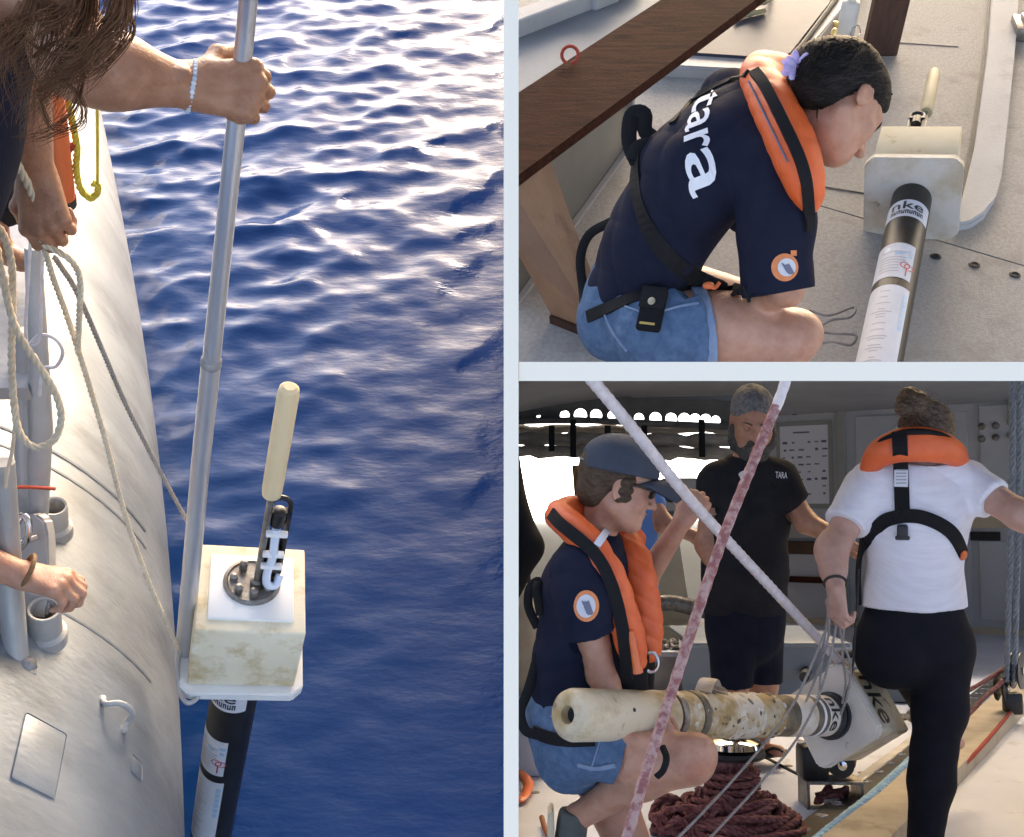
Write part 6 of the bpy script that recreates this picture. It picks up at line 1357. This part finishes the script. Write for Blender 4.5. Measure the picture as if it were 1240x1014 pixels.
st2([(668, 868), (690, 872), (712, 874)], .004, 'seam', 'denim_pale'); st2([(730, 888), (724, 908), (716, 932)], .004, 'seam', 'denim_pale'); st2([(700, 925), (722, 930), (746, 926)], .012, 'shorts_hem', 'denim_pale')
# shoe
S = SDF(); S.chain([PC(694, 990, 3.05), PC(688, 1035, 3.05), PC(690, 1085, 3.05)], [.044, .046, .042], .03); S.cap(PC(700, 1070, 3.05), PC(722, 1092, 3.05), .04, .036, .03); S.cut(PC(700, 984, 3.05), VU + VR * .25); S.cut(PC(672, 1030, 3.05), -VR)
body(S, 'shoe', M['suede'], pw2, .005, key='w2_shoe')
mb = MB(); mb.prism([PC(664, 986, 3.0), PC(671, 982, 3.0), PC(674, 1090, 3.0), PC(664, 1092, 3.0)], VF * .09); bmesh.ops.bevel(mb.bm, geom=mb.bm.edges[:], offset=.006, segments=2, affect='EDGES'); mb.build('shoe_sole', M['gear_cream'], pw2, smooth=True)

# ---- standing man
pm_ = thing('person', 'standing bearded man with grey hair in black T-shirt and dark shorts', 'person', GB(905, 920)); D5 = 5.2
PM = lambda x, y, d=0: P(x, y, D5 + d)
S = SDF()
def torso3(S, e):
    S.chain([PM(902, 735), PM(902, 690, -.02), PM(904, 620), PM(906, 575)], [.165 + e, .170 + e, .175 + e, .115 + e], .06, (BY, 1.45)); S.cap(PM(872, 583), PM(942, 580), .075 + e, .075 + e, .06)
torso3(S, -.015)
arL = [PM(866, 585), PM(856, 660, -.03), PM(874, 706, -.08)]; arR = [PM(945, 582), PM(975, 632, -.10), PM(1022, 656, -.25)]
S.chain(arL, [.058, .050, .034], .03); S.chain(arR, [.058, .048, .034], .03)
hand(S, arL[2], VR * .25 - VU * .95 - VF * .1, VF * .6 + VR * .6, False, [(25, 40, 25)] * 4, L=.195, k=.006, fat=1.15)
hand(S, arR[2], VR * .85 - VU * .4, -VU, True, [(20, 30, 20)] * 4, L=.19, k=.006, fat=1.1)
S.chain([PM(888, 740), PM(887, 832), PM(892, 905, .05)], [.10, .064, .042], .04); S.chain([PM(918, 740, .05), PM(924, 830, .10), PM(921, 900, .15)], [.10, .062, .042], .04)
for (x, y, d) in ((896, 912, .02), (924, 908, .1)): S.cap(PM(x - 4, y, d), PM(x + 20, y + 2, d - .12), .036, .026, .03)
S.cap(PM(906, 560), PM(910, 530, -.02), .066, .066, .03)
hf, hu = (-VF * .86 - VU * .42 - VR * .05 + BZ * 0).normalized(), VU
T = head(S, PM(911, 507), hf, hu, 1.22, jaw=1.1)
body(S, 'body', M['skin'], pm_, .0055, key='m_body')
hu2 = (hu - hf * hu.dot(hf)).normalized(); X_, Y_, Z_ = hf.cross(hu2), hf, hu2
hc3 = lambda x, y, z: PM(911, 507) + (X_ * x + Y_ * y + Z_ * z) * 1.22
face_bits(T, 1.22, X_, hf, hu2, pm_, M['lip'], M['beard'], M['skin'])
S = SDF(); S.ell(hc3(0, -.014, .040), [1.22 * q for q in (.080, .098, .084)], X_, Y_, Z_); S.ell(hc3(0, -.06, -.03), [1.22 * q for q in (.066, .04, .05)], X_, Y_, Z_, .03); S.ell(hc3(0, .112, -.005), [1.22 * q for q in (.088, .085, .072)], X_, Y_, Z_, .01, sub=True)
body(S, 'hair', M['hair_grey'], pm_, .005, rip=(.0035, 60, 3))
S = SDF()
for sx in (-1, 1): S.chain([hc3(sx * .066, .012, -.035), hc3(sx * .056, .04, -.075), hc3(sx * .024, .082, -.104)], [.026, .034, .036], .03)
S.cap(hc3(-.02, .096, -.100), hc3(.02, .096, -.100), .036, .036, .03); S.chain([hc3(-.030, .092, -.080), hc3(-.018, .108, -.048), hc3(.018, .108, -.048), hc3(.030, .092, -.080)], [.017, .0115, .0115, .017], .01)
body(S, 'beard', M['beard'], pm_, .0045, rip=(.003, 70, 5))
S = SDF(); torso3(S, .008); S.cap(PM(902, 735), PM(902, 770), .172, .165, .05, (BY, 1.4)); S.chain([arL[0], PM(862, 612, -.01)], [.085, .085], .04); S.chain([arR[0], PM(957, 605, -.05)], [.085, .080], .04)
S.cut(PM(861, 614), -VU - VR * .1, .098); S.cut(PM(965, 610, -.06), -VU + VR * .8, .086); S.cut(PM(902, 742), -VU, .5); S.cut(PM(907, 551), VU - VF * .2, .12)
body(S, 'shirt', M['black_tee'], pm_, .007, rip=(.005, 9, 6), key='m_shirt', fold=[(VU + VR * .5, 34, .005)])
S = SDF(); S.cap(PM(902, 720), PM(902, 760), .175, .175, .05, (BY, 1.35)); S.chain([PM(888, 745), PM(887, 840)], [.120, .088], .03); S.chain([PM(920, 745, .06), PM(924, 840, .1)], [.115, .082], .03); S.cut(PM(900, 831), -VU, .6)
body(S, 'shorts', M['navy_shorts'], pm_, .007, rip=(.005, 10, 8), key='m_shorts', fold=[(VR, 40, .004)])
v2, f2 = disc2(18, (0, .5, 1.0)); mb = MB(); decal(mb, 'm_shirt', v2, f2, lambda a, b: (900 + a * 5 + 1.2 * math.sin(4 * b), 577 + b * 6.5), .004); mb.build('chest_mark', M['print_white'], pm_)
v2, f2, wd = text_polys('TARA', True); mb = MB(); decal(mb, 'm_shirt', v2, f2, lambda a, b: (939 + a / wd * 14, 579 - b * 7.5 + a / wd * 1), .004); mb.build('chest_lettering', M['print_white'], pm_)
for (x, y, d) in ((896, 912, .02), (924, 908, .1)):
    mb = MB(); mb.sphere(PM(x + 8, y + 5, d - .06), (.05, .13, .014), MB4 @ Matrix.Rotation(-.9, 4, 'Z')); mb.build('flip_flop', M['rubber'], pm_, smooth=True)
    mb = MB(); mb.tube(spline([PM(x + 2, y + 2, d - .08), PM(x + 14, y - 2, d - .13), PM(x + 24, y + 3, d - .14)], 4), .007, 6); mb.build('flip_flop_strap', M['rubber'], pm_, smooth=True)

# ---- woman seen from behind
pb2 = thing('person', 'woman seen from behind in white T-shirt and black leggings with hair bun', 'person', GB(1118, 1090))
PW = lambda x, y, d=0: P(x, y, 3.8 + d)
def torso4(S, e):
    S.chain([PW(1106, 740), PW(1106, 690), PW(1108, 620), PW(1112, 575)], [.146 + e, .130 + e, .155 + e, .095 + e], .06, (BY, 1.4)); S.cap(PW(1060, 588), PW(1160, 580), .062 + e, .062 + e, .06)
aL = [PW(1050, 592), PW(1006, 668, -.10), PW(1012, 712, -.20)]; aR = [PW(1174, 586), PW(1236, 624, -.15), PW(1300, 660, -.25)]
S = SDF(); torso4(S, -.012); S.chain(aL, [.056, .045, .028], .03); S.cap(PW(1008, 660, -.1), PW(1009, 690, -.15), .044, .040, .03); S.chain(aR, [.056, .046, .03], .03)
hand(S, aL[2], -VU * .95 + VR * .05 - VF * .1, VR * .8 + VF * .4, False, [(40, 70, 50)] * 4, L=.165, k=.005, fat=1.1); hand(S, aR[2], VR, -VU, True, [(20, 30, 20)] * 4, L=.165)
S.cap(PW(1114, 580), PW(1118, 545), .055, .052, .03)
hf4, hu4 = (VF * .9 + VR * .1 - VU * .2).normalized(), VU; T = head(S, PW(1122, 529), hf4, hu4, .98)
S.chain([PW(1140, 785), PW(1134, 905), PW(1116, 1090)], [.085, .052, .040], .04); S.chain([PW(1075, 775), PW(1095, 800, .45), PW(1138, 884, .72)], [.085, .052, .038], .04); S.cap(PW(1142, 888, .7), PW(1160, 900, .78), .032, .026, .02)
S.cap(PW(1116, 1092), PW(1112, 1104, .15), .04, .03, .03)
body(S, 'body', M['skin_pale'], pb2, .0055, key='b_body')
S = SDF(); torso4(S, .008); S.cap(PW(1106, 740), PW(1106, 760), .160, .158, .05, (BY, 1.3)); S.chain([aL[0], PW(1024, 636, -.06)], [.072, .070], .04); S.chain([aR[0], PW(1206, 606, -.08)], [.072, .066], .04)
S.cut(PW(1022, 634, -.06), aL[1] - aL[0], .094); S.cut(PW(1202, 605, -.08), aR[1] - aR[0], .092); S.cut(PW(1106, 733), -VU, .5); S.cut(PW(1115, 562), VU, .1)
body(S, 'shirt', M['white_tee'], pb2, .006, rip=(.005, 9, 6), key='b_shirt', fold=[(VU + VR * .5, 24, .008), (VR - VU * .4, 20, .006)])
S = SDF(); S.cap(PW(1106, 725), PW(1106, 765), .152, .160, .05, (BY, 1.3)); S.ell(PW(1082, 776, .02), (.098, .122, .100), k=.05); S.ell(PW(1136, 775), (.098, .122, .105), k=.05)
S.chain([PW(1140, 790), PW(1138, 860), PW(1131, 910), PW(1128, 945), PW(1112, 1085)], [.102, .083, .067, .070, .044], .04); S.chain([PW(1078, 790), PW(1096, 806, .45)], [.118, .07], .05); S.chain([PW(1096, 806, .45), PW(1134, 880, .7)], [.070, .048], .03)
body(S, 'leggings', M['leggings'], pb2, .006, rip=(.0015, 14, 3), key='b_leg', fold=[(VU, 60, .0012)])
hu5 = (hu4 - hf4 * hu4.dot(hf4)).normalized(); X_, Y_, Z_ = hf4.cross(hu5), hf4, hu5; hc4_ = lambda x, y, z: PW(1122, 529) + (X_ * x + Y_ * y + Z_ * z) * .98
S = SDF(); S.ell(hc4_(0, -.006, .03), (.088, .108, .094), X_, Y_, Z_); S.ell(hc4_(0, -.07, -.04), (.066, .045, .062), X_, Y_, Z_, .03); S.ell(PW(1105, 489, -.05), (.054, .05, .046), k=.006); S.ell(PW(1094, 494, -.08), (.03, .03, .028), k=.006); S.ell(PW(1114, 484, -.08), (.032, .03, .024), k=.006); S.ell(PW(1104, 478, -.06), (.036, .03, .02), k=.006)
S.cut(hc4_(0, .06, .0), hf4, .2)
body(S, 'hair', M['hair_light'], pb2, .0045, rip=(.003, 60, 3), key='b_hair', fold=[(VU + VR * .4, 170, .0022)])
mb = MB(); surface_hair(mb, ['b_hair'], lambda r: (r.uniform(1082, 1162), r.uniform(478, 532)), (1106, 496), .0010, 260, .2, 4); o = mb.build('combed_hair', M['hair_light'], pb2, smooth=True); o['kind'] = 'stuff'
mb = MB(); surface_hair(mb, ['b_hair'], lambda r: (r.uniform(1082, 1162), r.uniform(478, 532)), (1106, 496), .0009, 160, .25, 8); o = mb.build('combed_hair', M['hair_mid'], pb2, smooth=True); o['kind'] = 'stuff'
rs = random.Random(9); mb = MB()
for i in range(46):
    a, b = rs.uniform(1078, 1160), rs.uniform(474, 520); h = hitpx('b_hair', a, b, .001)
    if h: g = [h[0], h[0] + h[1] * .015 + VU * rs.uniform(-.005, .02), h[0] + h[1] * rs.uniform(.015, .03) + VU * rs.uniform(-.01, .035) + VR * rs.uniform(-.02, .02)]; mb.tube(spline(g, 3), [.0012, .0004], 3, cap=False)
o = mb.build('loose_hair', M['hair_light'], pb2); o['kind'] = 'stuff'
S = SDF(); cpts = [PW(1050, 572, -.02), PW(1062, 552, -.07), PW(1085, 541, -.11), PW(1110, 538, -.125), PW(1136, 541, -.11), PW(1156, 549, -.07), PW(1164, 560, .0)]
lobes(S, cpts, [.022, .036, .043, .046, .043, .035, .022], .015, (BY, 1.7)); body(S, 'life_jacket', M['orange_jacket'], pb2, .005, rip=(.003, 22, 3), key='b_jk')
mb = MB(); ep = [PW(1046, 566, -.03), PW(1060, 541, -.09), PW(1085, 527, -.13), PW(1110, 523, -.145), PW(1138, 527, -.13), PW(1158, 538, -.09), PW(1167, 554, -.02)]; mb.tube(spline(ep, 6), .011, 10); mb.build('jacket_edge', M['webbing'], pb2, smooth=True)
def st4(pix, w, name='harness_strap', m='webbing', keys=('b_jk', 'b_shirt', 'b_leg'), off=.004, th=.004):
    mb = MB(); strap(mb, list(keys), pix, w, th, off=off); return mb.build(name, M[m], pb2)
st4([(1089, 524), (1090, 545), (1091, 575), (1092, 600), (1093, 632)], .046)
st4([(1093, 625), (1072, 630), (1055, 645), (1042, 668), (1039, 700), (1040, 732)], .044); st4([(1093, 625), (1115, 626), (1140, 636), (1156, 650), (1166, 672)], .044)
st4([(1091, 568), (1091, 590)], .042, 'white_tag', 'print_white', off=.010)
mb = MB()
for i in range(5): decal(mb, ['b_shirt'], [(0, 0), (1, 0), (1, 1), (0, 1)], [[0, 1, 2, 3]], lambda a, b, i=i: (1085 + a * 12, 571 + i * 3.6 + b * 1.4), .017)
o = mb.build('tag_print', M['print_grey'], pb2); o['kind'] = 'stuff'
h = hitpx(['b_shirt'], 1093, 642, .012); mb = MB(); m3 = Matrix((VR, VF, VU)).transposed(); mb.box(h[0], (.034, .016, .040), m3, .006); mb.box(h[0] - VU * .022, (.046, .014, .014), m3, .005); mb.build('buckle', M['black_plastic'], pb2, smooth=True)
h = hitpx(['b_shirt'], 1163, 672, .01); mb = MB(); mb.sphere((h or (PW(1165, 672),))[0], (.012, .010, .022)); mb.build('pull_tag', M['orange_plastic'], pb2, smooth=True)
d = (aL[2] - aL[1]).normalized(); u = d.orthogonal().normalized(); v = d.cross(u); mb = MB(); mb.tube([aL[2] - d * .02 + (u * math.cos(a) + v * math.sin(a)) * .033 for a in np.linspace(0, 2 * math.pi, 30)], .0045, 8); mb.build('hair_tie', M['rubber'], pb2, smooth=True)

# ---- person half out of view at the left edge
pl4 = thing('person', 'person in black top and khaki shorts half hidden at the left edge', 'person', GB(660, 925)); D6 = 5.2
PL = lambda x, y, d=0: P(x, y, D6 + d)
S = SDF(); S.chain([PL(585, 560), PL(590, 660), PL(598, 740)], [.16, .16, .15], .05); S.chain([PL(600, 580), PL(640, 668, -.1), PL(600, 720, -.2)], [.06, .05, .04], .03)
S.chain([PL(615, 760), PL(630, 850), PL(660, 905, .1)], [.1, .06, .04], .03); S.cap(PL(664, 905, .08), PL(684, 922, -.05), .036, .026, .02); S.chain([PL(585, 760), PL(590, 920)], [.1, .045], .03); S.cap(PL(588, 560), PL(592, 520), .06, .06, .02); head(S, PL(594, 492), VR * .8 - VF * .5, VU, 1.1)
body(S, 'body', M['skin_tan'], pl4, .007)
S = SDF(); S.chain([PL(585, 560), PL(590, 660), PL(598, 716)], [.175, .18, .17], .05, (BY, 1.3)); S.chain([PL(605, 575), PL(636, 662, -.1), PL(612, 712, -.15)], [.08, .078, .07], .04); S.cut(PL(600, 722), -VU, .5); body(S, 'sweater', M['black_cloth'], pl4, .008, rip=(.006, 9, 3))
S = SDF(); S.chain([PL(600, 715), PL(606, 770)], [.165, .16], .05, (BY, 1.2)); S.chain([PL(622, 755), PL(634, 850)], [.13, .115], .04); S.cut(PL(630, 836), -VU, .4); body(S, 'shorts', M['khaki'], pl4, .008, rip=(.005, 11, 3))
# ---- person behind the crouching woman
pq = thing('person', 'person in blue top and black trousers mostly hidden behind the crouching woman', 'person', GB(775, 860)); D7 = 6.2
PQ = lambda x, y, d=0: P(x, y, D7 + d)
S = SDF(); S.chain([PQ(762, 720), PQ(762, 620)], [.14, .15], .05, (BY, 1.3)); S.chain([PQ(780, 590), PQ(804, 634, -.05), PQ(846, 652, -.1)], [.055, .046, .032], .03); S.cap(PQ(846, 652, -.1), PQ(862, 652, -.1), .04, .03, .02); S.chain([PQ(742, 600), PQ(735, 690)], [.05, .04], .03); S.cap(PQ(762, 600), PQ(762, 568), .06, .06, .03); head(S, PQ(760, 553), -VF, VU, .95)
S.chain([PQ(768, 730), PQ(772, 850)], [.09, .05], .03); S.chain([PQ(748, 730), PQ(748, 850)], [.09, .05], .03); S.cap(PQ(772, 852), PQ(776, 860, -.12), .04, .03, .02); S.cap(PQ(748, 852), PQ(746, 860, -.12), .04, .03, .02)
body(S, 'body', M['skin'], pq, .007)
S = SDF(); S.chain([PQ(762, 715), PQ(762, 600)], [.155, .155], .05, (BY, 1.3)); S.chain([PQ(778, 592), PQ(790, 612)], [.08, .075], .03); body(S, 'shirt', M['blue_tee'], pq, .008, rip=(.004, 12, 2))
S = SDF(); S.cap(PQ(760, 700), PQ(760, 735), .16, .16, .05, (BY, 1.2)); S.chain([PQ(771, 735), PQ(774, 842)], [.11, .075], .04); S.chain([PQ(748, 735), PQ(748, 842)], [.11, .075], .04); body(S, 'trousers', M['black_cloth'], pq, .008, rip=(.004, 12, 2))
for o in list(SC.objects):
    if '_w' in o: del o['_w']
